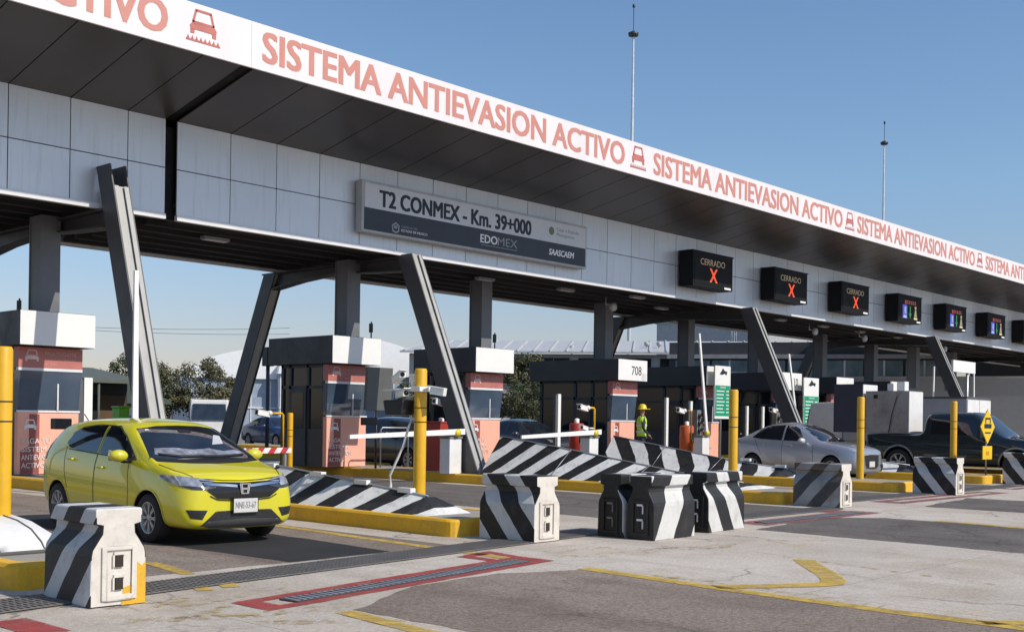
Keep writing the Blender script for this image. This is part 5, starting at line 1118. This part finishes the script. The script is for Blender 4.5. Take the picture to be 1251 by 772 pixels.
# metal roofed two storey building
t = thing('office_building', (66, 51, 0), 'two storey building with pale ribbed metal roof behind booth 708', 'building', rz=R(-55))
roofm = M('ribbed metal roof', (.50, .50, .50), .35, var=.1, dirt=.3, dirtc=(.28, .26, .23)); wl = M('office wall beige', (.42, .41, .39), .7, var=.08)
MB().box(-15, .3, 0, 15, 9, 6.44).build('wall', wl, t)
rf = MB().hexa([(-15.6, -.3, 6.45), (15.6, -.3, 6.45), (15.2, 5, 7.6), (-13, 5, 7.6), (-15.6, -.3, 6.6), (15.6, -.3, 6.6), (15.2, 5, 7.75), (-13, 5, 7.75)]).build('roof', roofm, t)
m = MB()
for i in range(26):
    x = -15.3+i*1.2; m.hexa([(x, -.32, 6.6), (x+.08, -.32, 6.6), (x*.98+.08, 4.95, 7.74), (x*.98, 4.95, 7.74), (x, -.32, 6.69), (x+.08, -.32, 6.69), (x*.98+.08, 4.95, 7.83), (x*.98, 4.95, 7.83)])
m.build('roof_rib', roofm, rf)
for i in range(10):
    x = -14.2+i*2.95
    for z in (.8, 4.25):
        w_ = MB().box(x, .2, z, x+2.3, .298, z+1.9).build('window', glass_dk, t); MB().box(x-.05, .16, z-.06, x+2.35, .297, z-.002).box(x+1.1, .17, z, x+1.16, .2, z+1.9).box(x, .17, z+1.0, x+2.3, .2, z+1.05).build('frame', M('frame grey', (.22, .22, .22), .5), w_)
        MB().box(x+.15, .165, z+.1, x+.95, .198, z+.95).build('blind', M('blind pale', (.6, .62, .64), .6), w_) if (i+int(z)) % 3 else None
for x, z in ((-3, 7.0), (2.5, 7.3), (3.4, 7.3)): MB().lathe([(0, -.1), (.16, .0), (.2, .1)], 'y', (x, 1.5, z), 14).tube([(x, 1.6, z-.6), (x, 1.6, z)], .05, 6).build('roof_dish', M('dish grey', (.4, .4, .4), .5), t)
t = thing('grey_block', (92, 52, 0), 'pale grey block rising above the metal roof', 'building'); MB().box(-5, 0, 0, 5, 10, 10.6).build('wall', M('block grey', (.36, .37, .38), .7), t); MB().box(-5.1, -.1, 10.6, 5.1, 10.1, 10.9).build('parapet', M('block grey', (.36, .37, .38), .7), t)
t = thing('radio_mast', (76, 47, 0), 'thin lattice radio mast on the skyline above the metal roof', 'mast')
m = MB()
for dx, dy in ((-.2, -.2), (.2, -.2), (0, .2)): m.tube([(dx, dy, 0), (dx*.6, dy*.6, 15)], .03, 6)
for i in range(22):
    z = i*.68; k = 1-.4*z/15; m.tube([(-.2*k, -.2*k, z), (.2*k, -.2*k, z+.34), (0, .2*k, z+.68)], .018, 5)
m.build('lattice', metal_gv, t)
# glazed block and long wall at right
t = thing('glazed_block', (63, 33.0, 0), 'dark glazed office block behind the silver car', 'building', rz=R(-62))
MB().box(-9, .2, 0, 7.5, 8, 6.5).build('wall', M('glazed block dark', (.045, .048, .055), .6), t)
for i in range(7):
    w_ = MB().box(-8.6+i*2.25, .1, 2.9, -6.5+i*2.25, .19, 5.4).build('window', M('teal glass', (.16, .23, .25), .12, var=.35, scale=.8), t); MB().box(-7.6+i*2.25, .06, 2.9, -7.5+i*2.25, .1, 5.4).build('mullion', trim_w, w_)
MB().box(-9.1, -.1, 5.5, 7.6, .19, 5.75).box(-9.1, -.1, 2.6, 7.6, .19, 2.8).build('ledge', M('ledge grey', (.3, .3, .31), .5), t)
t = thing('grey_wall', (66, 24, 0), 'long plain light grey wall behind the box truck', 'wall', rz=R(-72))
MB().box(-12, 0, 0, 30, .5, 4.3).build('wall', M('plain wall grey', (.30, .30, .30), .75, var=.06), t); MB().box(-12, -.06, 4.3, 30, .56, 4.42).build('coping', M('coping grey', (.36, .36, .36), .7), t)
t = thing('dark_shed', (80, 20, 0), 'dark shed roofline above the long grey wall', 'shed', rz=R(-72)); MB().box(-10, 3, 0, 40, 12, 6.6).build('wall', M('shed dark', (.03, .03, .033), .7), t)
# high mast lamps
for x, y, lb in ((80.1, 60.0, 'tall pale lighting mast rising above the middle of the white edge'), (130.2, 60.2, 'farther lighting mast at the right above the white edge')):
    t = thing('lighting_mast', (x, y, 0), lb, 'lighting mast', 'lighting masts behind the plaza'); k = .9
    MB().lathe([(.2, 0), (.17, 15), (.13, 28), (.08, 35.2)], n=14).build('pole', M('mast grey', (.62, .63, .66), .4, metal=.3), t)
    MB().lathe([(.1, 34.9), (.42, 35.0), (.46, 35.25), (.15, 35.4), (.0, 35.5)], n=20).build('lamp_ring', M('mast lamp dark', (.04, .04, .045), .5), t)
    MB().lathe([(.03, 35.5), (.03, 37.4), (.12, 37.5), (.12, 37.7), (0, 37.8)], n=8).build('finial', M('mast lamp dark', (.04, .04, .045), .5), t)
# street poles at left
for x, y, h, lb in ((25.2, 35.5, 4.1, 'dark grey pole with square head left of the dark back leg'),):
    t = thing('signal_pole', (x, y, 0), lb, 'pole'); MB().tube([(0, 0, 0), (0, 0, h-.5)], .07, 10).build('pole', steel_dk, t); MB().box(-.16, -.16, h-.7, .16, .16, h).build('head', charcoal, t, bev=.02)
# overhead wires
wr = MB()
for k in range(2): wr.tube([(27+i*1.6, 62-i*1.0, 6.1+.25*k*(.35+.13*i)+.12*(i-4)**2*.1) for i in range(0, 9)], .011, 5)
tag(wr.build('overhead_wire', black_pl), 'thin overhead wires sagging left of the dark back leg', 'wire')
